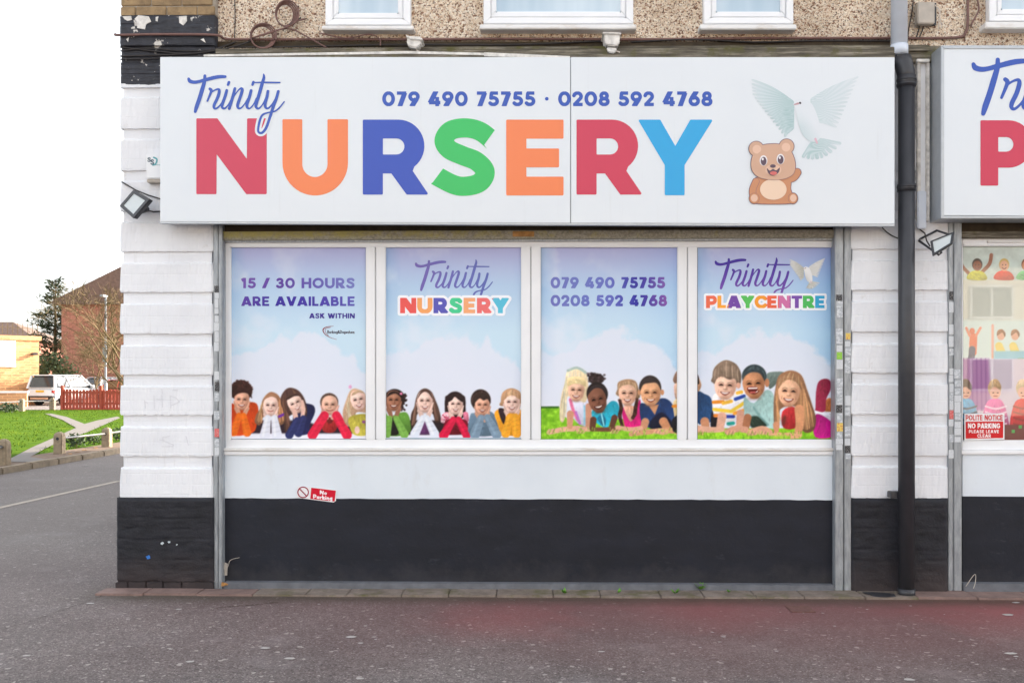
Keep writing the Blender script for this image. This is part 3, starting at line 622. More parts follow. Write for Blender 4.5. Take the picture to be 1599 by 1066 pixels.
guide(sh, 1304, 1317, 352, 922, col_st(1305, 1316.5, 460, 705, {462: 'black', 560: 'green', 583: 'black', 640: 'black', 672: 'yellow'}, 2))
guide(sh, 1318.2, 1329.5, 352, 922, col_st(1319, 1329, 520, 716, {525: 'yellow', 605: 'red', 660: 'red', 700: 'black'}, 3), .002)
sh2 = empty('roller_shutter', 'galvanised roller shutter of the right neighbour shop', 'shutter')
guide(sh2, 1481, 1488.5, 343, 922, col_st(1481.5, 1496, 455, 716, {457: 'black', 570: 'black', 645: 'red', 678: 'yellow'}, 4))
guide(sh2, 1489.5, 1502, 343, 922, col_st(1490, 1501, 560, 690, {600: 'grey'}, 5), -.012)
pprism('housing', [(1502, 340), (1760, 340), (1760, 366), (1502, 366)], .04, .3, 'painted_shade_and_crack', sh2)  # dark colour again stands for shade below the right sign
pprism('bottom_rail', [(1502, 361), (1760, 361), (1760, 371), (1502, 371)], .03, .16, 'old_timber', sh2, .004)
# ================================================================ signs
SG = -.20
sign = empty('shop_sign', 'long white nursery fascia sign with rainbow letters and phone numbers', 'sign')
top = lambda x: 89.3+.0003*(x-250); bot = lambda x: 345.8+(x-250)*.0034
def panel(x0, x1):
    return pprism('panel', [(x0, top(x0)), (x1, top(x1)), (x1, bot(x1)), (x0, bot(x0))], SG, SG+.02, 'sign_white', sign, .002)
panel(250, 890.3); panel(891.6, 1397)
pprism('case', [(251, top(250)+1), (1396, top(1397)+1), (1396, bot(1397)-1), (251, bot(250)-1)], SG+.022, -.03, 'aluminium', sign)
pprism('trim', [(250, bot(250)+.3), (1397, bot(1397)+.3), (1397, bot(1397)+3.5), (250, bot(250)+3)], SG+.002, SG+.05, 'aluminium', sign)
sign2 = empty('shop_sign', 'white playcentre fascia sign in an aluminium frame, cut by the right edge', 'sign')
S2 = -.205
pprism('panel', [(1474, 76), (1800, 76), (1800, 337.5), (1474, 336)], S2+.006, S2+.02, 'sign_white', sign2)
pframe('frame', 1469.5, 71, 1805, 341, (5, 5.5, 5, 4), S2, S2+.03, 'aluminium', sign2, .003)
c4 = [W(1470, 71.5, S2), W(1800, 71.5, S2), W(1800, 341, S2), W(1470, 340.5, S2)]
MB().prism([(a[0]+.002, a[2]) for a in c4], S2+.031, .0).build('case', 'aluminium', sign2)
# lettering
LY = SG-.0012
RED, ORG, BLU, GRN, CYN, SCR = (216, 44, 82), (255, 136, 76), (34, 76, 192), (42, 202, 98), (12, 172, 236), (34, 82, 188)
def rnd_letter(P, name, col, holes=(), par=sign, Y=LY, rnd=1.6):
    P = np.array(P, float); f = Field(P[:, 0].min()-4, P[:, 1].min()-4, P[:, 0].max()+4, P[:, 1].max()+4, .6)
    f.poly(P); f.D = f.D
    for h in holes: f.cut(lambda X, Y: -sd_poly(X, Y, h))
    # soften the corners: inset then grow
    return f, col
def letter(f, col, par=sign, Y=LY): return f.mesh('letter', col, Y, par)
def rpoly(f, P, r=1.8):
    """polygon with rounded outer corners"""
    P = np.array(P, float); f.put(P, lambda X, Y: sd_poly(X, Y, inset(P, r))-r); return f
def inset(P, r):
    P = np.array([p for i, p in enumerate(np.asarray(P, float)) if np.linalg.norm(p-P[i-1]) > 1e-6]); n = len(P); A = sum(P[i][0]*P[(i+1) % n][1]-P[(i+1) % n][0]*P[i][1] for i in range(n)); s = 1 if A > 0 else -1
    out = []
    for i in range(n):
        a, b, c = P[i-1], P[i], P[(i+1) % n]; d1 = (b-a)/np.linalg.norm(b-a); d2 = (c-b)/np.linalg.norm(c-b)
        n1, n2 = np.array((-d1[1], d1[0]))*s, np.array((-d2[1], d2[0]))*s
        k = 1+n1.dot(n2); out.append(b+(n1+n2)*r/max(k, .25))
    return np.array(out)
f = Field(302, 181, 421, 308, .6); rpoly(f, [(306.5, 185), (339.5, 185), (385.8, 249.5), (385.8, 185), (416.5, 185), (416.5, 303.3), (384.5, 303.3), (338, 240), (338, 303.3), (306.5, 303.3)]); letter(f, RED)
ua = lambda cx, cy, r, q, a0, a1: arc(cx, cy, r, q, a0, a1, 24)
f = Field(437, 182, 548, 310, .6); rpoly(f, [(441, 186.4), (472, 186.4)]+ua(491.7, 256, 19.7, 20.5, 180, 0)+[(511.3, 186.4), (543.4, 186.4)]+ua(492.2, 254, 51.2, 51.4, 0, 180)); letter(f, ORG)
def big_R(x, sc=1.0):
    t = lambda p: (x+(p[0]-566.5)*sc, p[1])
    f = Field(x-4, 183, x+108*sc, 309, .6)
    out = [(566.5, 187), (622, 187)]+arc(622, 228, 40.7, 41, -90, 52, 18)+[(644.5, 267), (669.5, 304), (635, 304), (611, 271), (597.9, 271), (597.9, 304), (566.5, 304)]
    rpoly(f, [t(p) for p in out]); h = [t(p) for p in [(597.9, 216.4), (619, 216.4)]+arc(619, 228.9, 12.5, 12.5, -90, 90, 12)+[(597.9, 241.4)]]
    f.cut(lambda X, Y: -(sd_poly(X, Y, inset(np.array(h), 1.2))-1.2)); return f
letter(big_R(566.5), BLU)
f = Field(670, 180, 779, 312, .6)
sc_ = cr_smooth([(772, 223), (751, 206), (728, 200), (704, 204), (693.5, 219), (701, 233), (722, 243), (744, 252), (757.5, 268), (749, 285), (726, 291), (705, 287), (670, 268)], 8, False)
f.line(sc_, 15.0); f.cut(lambda X, Y: -np.minimum(sd_poly(X, Y, [(771.5, 205), (756, 226.5), (770, 246), (790, 246), (790, 190)]), sd_poly(X, Y, [(675.6, 285), (692, 263), (680, 247), (655, 240), (655, 300)]))); letter(f, GRN)
f = Field(786, 183, 885, 310, .6); rpoly(f, [(790.4, 187), (880, 187), (880, 216.8), (822, 216.8), (822, 232), (873, 232), (873, 261.4), (822, 261.4), (822, 275.9), (880, 275.9), (880, 305.3), (790.4, 305.3)]); letter(f, ORG)
letter(big_R(900.2, 1.0), RED)
f = Field(992, 183, 1118, 310, .6); rpoly(f, [(996, 187), (1031, 187), (1054.5, 228), (1078, 187), (1113.6, 187), (1069, 258), (1069, 305), (1038, 305), (1038, 258)]); letter(f, CYN)
f = Field(1527, 183, 1600, 295, .6); rpoly(f, [(1531, 188), (1575, 188)]+arc(1575, 225, 37, 37, -90, 90, 20)+[(1558.8, 262), (1558.8, 290), (1531, 290)])
f.cut(lambda X, Y: -(sd_poly(X, Y, [(1560, 215.5), (1571, 215.5)]+arc(1571, 225.6, 10.2, 10.2, -90, 90, 12)+[(1560, 235.7)])-1.2)); f.mesh('letter', RED, S2+.0045, sign2)
TR = [([(512, 505), (520, 520), (545, 527), (575, 524), (620, 512), (680, 497), (718, 492), (746, 492)], [8, 12, 11, 10, 11, 12, 11, 9]),
      ([(616, 486), (614, 520), (600, 570), (582, 630), (563, 685), (554, 716)], [9, 11, 13, 13, 13, 9]),
      ([(648, 570), (657, 580), (652, 600), (632, 648)], [9, 10, 8, 6]), ([(655, 594), (680, 578), (704, 572), (708, 590), (696, 630), (676, 672), (676, 692), (692, 694), (722, 664), (745, 620)], [5, 5, 7, 10, 10, 10, 8, 6, 5, 4]),
      ([(770, 528), (764, 544)], [9, 8]), ([(756, 580), (745, 620), (728, 668), (728, 690), (745, 694), (768, 668), (790, 625)], [9, 10, 10, 8, 6, 4, 4]),
      ([(808, 568), (795, 620), (772, 696)], [9, 10, 9]), ([(778, 668), (800, 622), (828, 582), (848, 566), (855, 580), (840, 630), (826, 672), (830, 692), (848, 692), (872, 664), (892, 630)], [4, 4, 4, 6, 10, 10, 10, 8, 5, 4, 4]),
      ([(927, 527), (921, 543)], [9, 8]), ([(912, 580), (902, 620), (886, 668), (888, 690), (905, 694), (928, 668), (945, 630)], [9, 10, 10, 8, 5, 4, 4]),
      ([(992, 476), (994, 498), (982, 540), (962, 610), (944, 668), (946, 690), (962, 695), (984, 672), (1004, 632)], [4, 9, 11, 11, 11, 8, 6, 4, 4]), ([(936, 529), (1010, 529), (1096, 530)], [4, 6, 5]),
      ([(1020, 585), (1014, 620), (1002, 664), (1006, 690), (1024, 693), (1050, 664), (1072, 624)], [9, 10, 10, 8, 6, 5, 4]),
      ([(1086, 586), (1074, 630), (1052, 690), (1030, 760), (1008, 820), (984, 850), (964, 850), (957, 832), (966, 780), (984, 738), (1020, 722), (1062, 714), (1094, 690), (1124, 652)], [9, 10, 10, 9, 9, 8, 7, 7, 8, 7, 5, 5, 5, 4])]
def script(par, ox, oy, k, col, Y, mat='print_gloss', halo=None, cutbelow=None, name='script_lettering', clipx=None):
    """the flowing script word; (ox,oy) = photo pixel of its left tip, k = scale against the big sign"""
    T = lambda p: (ox+(p[0]-512)/4.1*k, oy+(p[1]-505)/4.1*k)
    x1 = T((1130, 0))[0]+6
    f = Field(ox-6, oy-14*k, min(x1, clipx or 9e9), oy+92*k, .45*max(k, .8))
    for P, R in TR:
        q = cr_smooth([T(p) for p in P], 5, False); r = np.interp(np.linspace(0, len(R)-1, len(q)), range(len(R)), R)*k/4.1
        f.line(q, r)
    if cutbelow: f.cut(lambda X, Y: Y-cutbelow)
    if halo:
        D0 = f.D.copy(); f.cut(lambda X, Y: 183-Y+0*X+3.2); f.mesh('script_outline', halo, Y+.0004, par, 'print_sign', 3.2); f.D = D0
    return f.mesh(name, col, Y, par, mat)
script(sign, 294.5, 123.2, 1, SCR, LY-.0012, halo=SIGNC)
script(sign2, 1520, 100.5, 1.5, SCR, S2+.0045, clipx=1640)
f = Field(592, 138, 1118, 172, .45); put_text(f, '079 490 75755 . 0208 592 4768', 597, 1112.5, 143, 166, .24, .1); f.mesh('phone_number', SCR, LY, sign)
# the printed dove: feathers fading into the white of the board
def dove(par, T, Y, white, tone, mat):
    white, tone = np.array(white, float), np.array(tone, float); k = abs(T((1, 0))[0]-T((0, 0))[0]); o0 = T((0, 0)); ky = abs(T((0, 1))[1]-o0[1])
    inv = lambda x, y: ((x-o0[0])/k, (y-o0[1])/ky)
    def put(name, strokes, shade, dy, polys=()):
        pts = [T(p) for s_ in strokes for p in s_[0]]+[T(p) for P in polys for p in P]; q = np.array(pts); f = Field(q[:, 0].min()-5, q[:, 1].min()-5, q[:, 0].max()+5, q[:, 1].max()+5, .4)
        for P, R in strokes: f.line(cr_smooth([T(p) for p in P], 4, False) if len(P) > 2 else [T(p) for p in P], np.interp(np.linspace(0, 1, (len(P)-1)*4+1 if len(P) > 2 else 2), np.linspace(0, 1, len(R)), R)*k)
        for P in polys: f.poly(cr_smooth([T(p) for p in P], 4))
        def col(x, y):
            u, v = inv(x, y); a = shade(u, v); return white+(tone-white)*a
        f.mesh(name, col, Y+dy, par, mat)
    rs = lambda u, v, c_, n_: .5+.5*math.sin(n_*math.atan2(v-c_[1], u-c_[0])+.012*math.hypot(u-c_[0], v-c_[1]))
    L = []
    for i in range(17):
        t = i/16; tip = (155+30*t+270*max(0, t-.25)**1.1, 112+330*t**.9+60*t*t); L.append(([(425, 270+170*t), ((425+tip[0])/2-10, (270+170*t+tip[1])/2-22*(1-t)), tip], [20, 20, 13, 7]))
    put('dove_wing', L, lambda u, v: min(1, max(0, .25+.75*min(1, max(0, (u-150)/260)))*(.55+.5*rs(u, v, (460, 260), 62))*(1-.35*min(1, max(0, (v-430)/90)))), 0)
    R = []
    for i in range(13):
        t = i/12; tip = (885-150*t, 92+345*t); R.append(([(575, 250+130*t), ((575+tip[0])/2, (250+130*t+tip[1])/2-10), tip], [18, 20, 14, 6]))
    put('dove_wing', R, lambda u, v: max(0, .5*(.35+.65*rs(u, v, (560, 300), 50))*(1-min(1, max(0, (u-600)/330))*.75)), 0)
    TL = [([(585, 520), (510+(250*i/8), 640+25*math.sin(i/8*3.1)-90*(i/8)**2)], [14, 12]) for i in range(9)]
    put('dove_tail', TL, lambda u, v: (.35+.6*rs(u, v, (590, 500), 44))*(1-.5*min(1, max(0, (u-600)/170))), 0)
    put('dove_body', [], lambda u, v: .5*min(1, max(0, (520-u+.55*(v-300))/150))*min(1, max(0, (v-300)/140)), -.0008, [[(440, 275), (470, 245), (515, 248), (565, 275), (600, 345), (625, 440), (620, 520), (565, 540), (510, 500), (478, 430), (460, 350), (450, 305)]])
    pk = lambda n_, st, c_: put_c(n_, st, c_)
    def put_c(name, strokes, c_):
        q = np.array([T(p) for s_ in strokes for p in s_[0]]); f = Field(q[:, 0].min()-4, q[:, 1].min()-4, q[:, 0].max()+4, q[:, 1].max()+4, .3)
        for P, R in strokes: f.line([T(p) for p in P], np.array(R)*k)
        f.mesh(name, c_, Y-.0014, par, mat)
    put_c('dove_eye', [([(485, 270), (487, 272)], [7, 7])], (70, 64, 72)); put_c('dove_beak', [([(446, 282), (472, 275)], [4, 7])], (188, 150, 156)); put_c('dove_foot', [([(592, 520), (603, 548)], [8, 6])], (214, 176, 190))
dove(sign, lambda p: (1140+p[0]/4.441, 100+p[1]/4.441), LY, SIGNC, (158, 186, 188), 'print_sign')
# the printed teddy bear
def bear(par, T, Y):
    k = abs(T((1, 0))[0]-T((0, 0))[0]); n = [0]
    out, fur, furd, pale, belly, eye, wht, red = (124, 92, 110), (220, 176, 148), (212, 144, 100), (240, 198, 172), (250, 218, 190), (92, 66, 84), (245, 240, 244), (226, 110, 104)
    def put(name, col, els, grow=0):
        f = Field(T((110, 0))[0], T((0, 500))[1], T((520, 0))[0], T((0, 995))[1], .45)
        for e in els:
            if e[0] == 'e': f.ell(*T(e[1:3]), e[3]*k, e[4]*k, e[5] if len(e) > 5 else 0)
            elif e[0] == 'p': f.poly(cr_smooth([T(p) for p in e[1]], 5))
            else: f.line(cr_smooth([T(p) for p in e[1]], 5, False), e[2]*k)
        n[0] += 1; f.mesh(name, col, Y-.0004*n[0], par, 'print_gloss', grow)
    head = ('p', [(165, 620), (210, 570), (290, 555), (370, 565), (425, 610), (452, 690), (440, 760), (380, 795), (290, 803), (200, 785), (155, 740), (147, 680)])
    bod = ('p', [(180, 790), (400, 790), (420, 870), (440, 930), (430, 966), (170, 966), (160, 930), (170, 860)])
    arm = ('l', [(180, 815), (158, 870), (160, 920)], 22); wav = ('l', [(395, 800), (440, 785), (465, 752)], 26)
    ears = [('e', 182, 588, 50, 50), ('e', 392, 572, 50, 50)]; feet = [('e', 168, 932, 34, 36), ('e', 436, 932, 32, 36)]
    every = [head, bod, arm, wav]+ears+feet
    put('bear_outline', out, every, 1.1); put('bear_body', furd, [bod, wav]+feet); put('bear_arm', out, [arm], .5); put('bear_arm', furd, [arm])
    for f_ in feet: put('bear_foot', out, [f_], .4); put('bear_foot', furd, [f_]); put('bear_belly', belly, [('e', 300, 870, 92, 72)])
    put('bear_foot', pale, [('e', 168, 930, 24, 26)]); put('bear_foot', pale, [('e', 438, 930, 22, 26)])
    put('bear_head', out, [head], .5); put('bear_head', fur, [head]+ears); put('bear_ear', pale, [('e', 186, 592, 30, 30)]); put('bear_ear', pale, [('e', 388, 578, 30, 30)]); put('bear_head', fur, [('e', 290, 680, 120, 98)])
    put('bear_muzzle', pale, [('e', 300, 735, 55, 38)])
    for a, b in ((232, 670), (350, 660)):
        put('bear_eye', wht, [('e', a, b, 27, 36)]); put('bear_pupil', eye, [('e', a+1, b+4, 20, 30)]); put('bear_glint', wht, [('e', a-5, b-10, 7, 9)])
    put('bear_mouth', eye, [('p', [(255, 722), (275, 740), (298, 728), (320, 738), (345, 718), (335, 755), (300, 774), (268, 760)]), ('e', 297, 708, 20, 12)]); put('bear_tongue', red, [('e', 301, 757, 24, 13)])
bear(sign, lambda p: (1140+p[0]/4.441, 100+p[1]/4.441), LY-.0016)
# ================================================================ printed window posters: each painted into the colours of a fine flat mesh
rk = random.Random(31)
class Canvas:
    def __init__(s, x0, y0, x1, y1, res=1.35):
        s.b = (x0, y0, x1, y1); s.nx = int((x1-x0)*res)+1; s.ny = int((y1-y0)*res)+1
        s.xs = np.linspace(x0, x1, s.nx); s.ys = np.linspace(y0, y1, s.ny); s.X, s.Y = np.meshgrid(s.xs, s.ys); s.C = np.zeros((s.ny, s.nx, 3))
    def blend(s, a, col):
        c = np.array(col(s.X, s.Y)) if callable(col) else np.array(col, float); s.C += (c-s.C)*a[..., None]
    def _sl(s, pts, pad):
        p = np.asarray(pts, float); a, b = p.min(0)-pad, p.max(0)+pad
        i0, i1 = np.searchsorted(s.xs, (a[0], b[0])); j0, j1 = np.searchsorted(s.ys, (a[1], b[1])); return np.s_[j0:j1, i0:i1]
    def put(s, pts, fn, col, soft, al=1.0, shade=None):
        sl = s._sl(pts, soft+2); X, Y = s.X[sl], s.Y[sl]
        if X.size == 0: return s
        d = fn(X, Y); a = np.clip(.5-d/soft, 0, 1)*al; c = np.broadcast_to(np.array(col, float), X.shape+(3,)).copy()
        if shade:                                       # (dx,dy,amount): tone across the shape, as in the printed photograph
            p = np.asarray(pts, float); lo, hi = p.min(0), p.max(0); m = (lo+hi)/2; h = np.maximum((hi-lo)/2, 1)
            k = ((X-m[0])/h[0]*shade[0]+(Y-m[1])/h[1]*shade[1])*shade[2]; c = c*(1+k[..., None])
        s.C[sl] += (c-s.C[sl])*a[..., None]; return s
    def poly(s, P, col, soft=1.0, smooth=4, al=1, shade=None, tex=True):
        P = cr_smooth(P, smooth) if smooth else np.asarray(P, float)
        if tex and smooth and shade is None: shade = (.35, .7, -.2)
        s.put(P, lambda X, Y: sd_poly(X, Y, P), col, soft, al, shade)
        if tex and smooth and al == 1: s.folds(P, lambda x, y: sd_poly(x, y, P), col)
        return s
    def folds(s, P, inside, col):
        """strands of hair, folds of cloth: short streaks that stay inside the shape"""
        P = np.asarray(P); lo, hi = P.min(0), P.max(0); sz = hi-lo
        if sz[0]*sz[1] < 60: return
        cen = (lo+hi)/2; base = math.pi/2 if sz[1] > sz[0]*.7 else .5; col = np.array(col, float)
        n = int(min(80, sz[0]*sz[1]/7)); R_ = np.random.default_rng(rk.randrange(1 << 30)); x, y = R_.uniform(lo[0], hi[0], n), R_.uniform(lo[1], hi[1], n)
        a = base+R_.normal(0, .3, n)-(x-cen[0])/sz[0]*.9; l = R_.uniform(2, 8, n); q = [(x-np.cos(a)*l/2, y-np.sin(a)*l/2), (x, y), (x+np.cos(a)*l/2, y+np.sin(a)*l/2)]
        ok = np.all([inside(*t) < -.7 for t in q], 0)
        for i in np.flatnonzero(ok):
            g = rk.choice((rk.uniform(.55, .8), rk.uniform(1.12, 1.4))); s.line([(t[0][i], t[1][i]) for t in q], [.3, rk.uniform(.4, .9), .3], np.clip(col*g+(6 if g > 1 else 0), 0, 255), 1.4, rk.uniform(.2, .45), 0)
    def line(s, P, R, col, soft=1.0, al=1, smooth=4):
        if smooth and len(P) > 2:
            n = len(P); P = cr_smooth(P, smooth, False); R = np.interp(np.linspace(0, n-1, len(P)), range(n), np.broadcast_to(R, (n,)))
        return s.put(np.vstack([np.asarray(P)-np.max(R), np.asarray(P)+np.max(R)]), lambda X, Y: sd_line(X, Y, P, R), col, soft, al)
    def ell(s, cx, cy, rx, ry, col, soft=1.0, rot=0, al=1, shade=None):
        m = max(rx, ry); s.put([(cx-m, cy-m), (cx+m, cy+m)], lambda X, Y: sd_ell(X, Y, cx, cy, rx, ry, rot), col, soft, al, shade)
        if min(rx, ry) > 11 and al == 1: s.folds([(cx-rx, cy-ry), (cx+rx, cy+ry)], lambda x, y: sd_ell(x, y, cx, cy, rx, ry, rot), col)
        return s
    def noise(s, scale, seed, octv=4):
        r = np.random.default_rng(seed); out = np.zeros(s.X.shape); amp = 1; tot = 0
        for o in range(octv):
            g = r.random((64, 64)); u = (s.X-s.b[0])/scale*2**o; v = (s.Y-s.b[1])/scale*2**o
            i = np.floor(u).astype(int); j = np.floor(v).astype(int); fu = u-i; fv = v-j; fu = fu*fu*(3-2*fu); fv = fv*fv*(3-2*fv)
            q = lambda a, b: g[(j+b) % 64, (i+a) % 64]
            out += amp*((q(0, 0)*(1-fu)+q(1, 0)*fu)*(1-fv)+(q(0, 1)*(1-fu)+q(1, 1)*fu)*fv); tot += amp; amp *= .5
        return out/tot
    def mesh(s, name, Y, parent, mat='print'):
        x, y, z = W(s.X.ravel(), s.Y.ravel(), Y); n = s.nx*s.ny
        me = bpy.data.meshes.new(name); idx = np.arange(n).reshape(s.ny, s.nx)
        q = np.stack([idx[1:, :-1], idx[1:, 1:], idx[:-1, 1:], idx[:-1, :-1]], -1).reshape(-1, 4)
        me.vertices.add(n); me.vertices.foreach_set('co', np.stack([x, np.full(n, Y), z], 1).astype(np.float32).ravel())
        me.loops.add(q.size); me.loops.foreach_set('vertex_index', q.ravel().astype(np.int32))
        me.polygons.add(len(q)); me.polygons.foreach_set('loop_start', np.arange(0, q.size, 4, dtype=np.int32)); me.update(calc_edges=True)
        g = np.clip(s.C, 0, 255)
        at = me.color_attributes.new('Col', 'FLOAT_COLOR', 'POINT')
        at.data.foreach_set('color', np.c_[srgb_np(g.reshape(-1, 3)), np.ones(n)].ravel().astype(np.float32))
        return link(bpy.data.objects.new(name, me), parent, mat)
def sky_bg(c, seed, dark=0.0):
    x0, y0, x1, y1 = c.b; u = (c.X-x0)/(x1-x0); v = (c.Y-y0)/(y1-y0)
    topc = np.array((182, 184, 228.)); mid = np.array((182, 208, 236.)); low = np.array((200, 226, 242.))
    t = np.clip(v/.2, 0, 1)[..., None]; col = topc*(1-t)+mid*t; t = np.clip((v-.2)/.25, 0, 1)[..., None]; col = col*(1-t)+low*t
    col = col+np.array((-26, -14, -2.))*(np.clip((u-.55)/.45, 0, 1)**1.4*dark)[..., None]
    n = c.noise(46, seed); n2 = c.noise(16, seed+9)
    wisp = np.clip((n-.48)/.25, 0, 1)*np.clip(1-u*1.25, .05, 1); col = col+(np.array((228, 232, 244))-col)*(wisp*.75)[..., None]
    edge = .43+.05*np.sin(u*5+.6)+(np.clip(u-.45, 0, 1)**1.5)*.55-(np.clip(.3-u, 0, 1))*-.35+(n2-.5)*.1+(n-.5)*.12
    cl = np.clip((v-edge)/.03, 0, 1)*.85+np.clip((v-edge-.05)/.25, 0, 1)*.15
    col = col+(np.array((225, 230, 243))-col)*cl[..., None]
    left = np.clip(1-u/.12, 0, 1)*np.clip(1.1-v*1.4, 0, 1); col = col+(np.array((134, 178, 222))-col)*(left*.55)[..., None]
    c.C[:] = col
def face(c, x, y, rx, ry, skin, rot=0, smile=1, eye=(50, 36, 36), light=-.08, teeth=True):
    """a head lit from the upper left: brow, sockets, narrowed smiling eyes, nose, mouth, shaded far cheek"""
    cs, sn = math.cos(rot), math.sin(rot); P = lambda a, b: (x+a*rx*cs-b*ry*sn, y+a*rx*sn+b*ry*cs); sk = np.array(skin, float)
    hi_ = np.minimum(sk*1.1+12, 253); lo_ = sk*np.array((.74, .64, .6))
    jaw = [P(-.98, -.3), P(-.94, .2), P(-.76, .62), P(-.34, .96), P(0, 1.02), P(.34, .96), P(.76, .62), P(.94, .2), P(.98, -.3), P(.7, -.85), P(0, -1.05), P(-.7, -.85)]
    c.poly(jaw, sk, 1.4, 4, 1, (.6, .3, -.2), False)
    c.ell(*P(-.12, -.42), rx*.42, ry*.18, hi_, ry*.45, rot, .65); c.ell(*P(.7, .15), rx*.12, ry*.5, lo_, ry*.36, rot, .55); c.ell(*P(0, .97), rx*.5, ry*.1, lo_*.9, ry*.3, rot, .6)
    for s in (-1, 1):
        c.ell(*P(s*.5, .22), rx*.2, ry*.13, np.minimum(hi_*np.array((1.02, .95, .93)), 253), ry*.3, rot, .6 if s < 0 else .35)
        c.ell(*P(s*.39, -.1), rx*.25, ry*.12, lo_, ry*.22, rot, .75)
        c.line([P(s*.22, -.08), P(s*.39, -.12), P(s*.56, -.07)], [ry*.03, ry*.07, ry*.03], eye, .9, 1, 2)
        c.line([P(s*.2, -.27), P(s*.42, -.33), P(s*.62, -.25)], ry*.03, sk*.52, 1.4, .5, 2)
    c.line([P(.07, -.1), P(.12, .16)], ry*.05, lo_, ry*.2, .55); c.ell(*P(.02, .23), rx*.17, ry*.05, lo_*.9, ry*.14, rot, .7); c.ell(*P(-.05, .12), rx*.07, ry*.1, hi_, ry*.14, rot, .7)
    k = .47*smile
    if teeth:
        c.poly([P(-k, .42), P(0, .47), P(k, .42), P(k*.6, .61), P(0, .70), P(-k*.6, .61)], sk*np.array((.6, .34, .33)), 1.0, tex=False); c.poly([P(-k*.75, .455), P(0, .485), P(k*.75, .455), P(k*.5, .55), P(0, .6), P(-k*.5, .55)], (246, 240, 236), .9, al=1, tex=False)
    else: c.line([P(-k, .47), P(-k*.5, .53), P(0, .55), P(k*.5, .53), P(k, .47)], ry*.045, sk*np.array((.72, .44, .42)), 1.1)
    for s in (-1, 1): c.line([P(s*k*1.25, .3), P(s*k*1.4, .5)], ry*.025, lo_, 1.6, .5)
    c.ell(*P(0, .76), rx*.2, ry*.04, lo_, ry*.14, rot, .45)
def locks(c, P, col, n, seed, w=.8, amp=1.5, al=.45):
    """streaks along a hair mass from the points of one line to those of the other"""
    r = random.Random(seed); A, B = np.array(P[0], float), np.array(P[1], float)
    for k in range(n):
        t = r.random(); q = t*(len(A)-1); i = min(int(q), len(A)-2); f = q-i
        a = A[i]*(1-f)+A[i+1]*f; q = t*(len(B)-1); i = min(int(q), len(B)-2); f = q-i; b = B[i]*(1-f)+B[i+1]*f
        m = (a+b)/2+np.array((r.uniform(-amp, amp), r.uniform(-amp, amp))); k2 = r.uniform(.6, 1.45)
        c.line([a, m, b], [w*.5, w, w*.4], np.clip(np.array(col)*k2, 0, 255), .9, al)
def chin_hands(c, x, y, rx, ry, skin):
    """two hands propping the chin, fingers up along the cheeks"""
    sk = np.array(skin, float)
    for s in (-1, 1):
        c.line([(x+s*rx*.34, y+ry*1.62), (x+s*rx*.5, y+ry*1.2), (x+s*rx*.78, y+ry*.86)], [rx*.24, rx*.3, rx*.24], sk*.93, 1.1)
        for k in range(4):
            a, b = (x+s*rx*(.5+.12*k), y+ry*(1.02-.1*k)), (x+s*rx*(.74+.1*k), y+ry*(.62-.17*k))
            c.line([a, b], rx*.085, sk*(.98 if k % 2 else 1.03), .9, .95); c.line([(a[0]+.6, a[1]+.5), (b[0]+.6, b[1]+.5)], .3, sk*.66, .8, .6)
def sleeves(c, pairs, r0, r1, col, seed=0):
    for a, b in pairs:
        c.line([a, b], [r0, r1], col, 1.2)
        a, b = np.array(a), np.array(b)
        for k in range(3):
            t = .2+.27*k; p = a*(1-t)+b*t; c.line([p+(-r0*.7, 1), p+(r0*.6, -1.2)], .6, np.array(col)*.76, 2.4, .4)
        c.line([a+(-r0*.35, 0), b+(-r1*.3, 0)], r0*.22, np.minimum(np.array(col)*1.16+6, 255), 2, .4)
SK1, SK2, SK3, SK4 = (240, 205, 192), (226, 172, 146), (150, 102, 80), (108, 70, 56)
PP = []
def poster(x0, y0, x1, y1, label, seed, dark=0):
    o = empty('window_poster', label, 'poster', group=None); c = Canvas(x0, y0, x1, y1); sky_bg(c, seed, dark); PP.append((o, c)); return o, c
# ---- first poster
p1, c = poster(359, 386, 571.5, 684.5, 'leftmost window poster about 15 and 30 hours with five children', 3)
T = lambda u, v: (340+u/6.6625, 560+v/6.6625)
def TT(*p): return [T(*q) for q in p]
K1 = 1/6.6625
c.poly(TT((100, 770), (1600, 770), (1600, 840), (100, 840)), (232, 232, 242), 1.5, 0)
c.poly(TT((330, 600), (460, 640), (900, 640), (1060, 700), (1320, 700), (1600, 690), (1600, 775), (330, 775)), (58, 44, 58), 3, 0)
c.poly(TT((100, 460), (170, 470), (360, 450), (420, 500), (410, 640), (360, 770), (100, 775)), (214, 78, 28), 1.2, 4, 1, (0, .6, .18))
c.ell(*T(245, 330), 17.5, 16.5, (70, 42, 40), 2)
r_ = random.Random(5)
for k in range(70):
    a = r_.uniform(0, 6.28); q = r_.uniform(.3, 1.02); c.ell(T(245, 330)[0]+17.2*q*math.cos(a), T(245, 330)[1]+15.8*q*math.sin(a)-1, r_.uniform(.9, 2.1), r_.uniform(.9, 1.9), np.array((70, 42, 38))*r_.uniform(.6, 1.5), 1, 0, .8)
face(c, *T(250, 432), 11.8, 14.6, SK2, .03); c.poly(TT((150, 400), (170, 330), (250, 300), (330, 325), (355, 410), (318, 366), (270, 352), (215, 362), (180, 384)), (66, 40, 38), 1.8)
chin_hands(c, *T(250, 432), 11.8, 14.6, SK2); sleeves(c, [(T(165, 760), T(222, 590)), (T(305, 765), T(268, 590))], 6.6, 4.6, (240, 118, 34))
c.poly(TT((470, 420), (520, 360), (570, 345), (640, 390), (690, 520), (700, 650), (640, 690), (600, 600), (480, 600), (440, 690), (385, 660), (400, 580), (440, 520)), (152, 110, 84), 1.6)
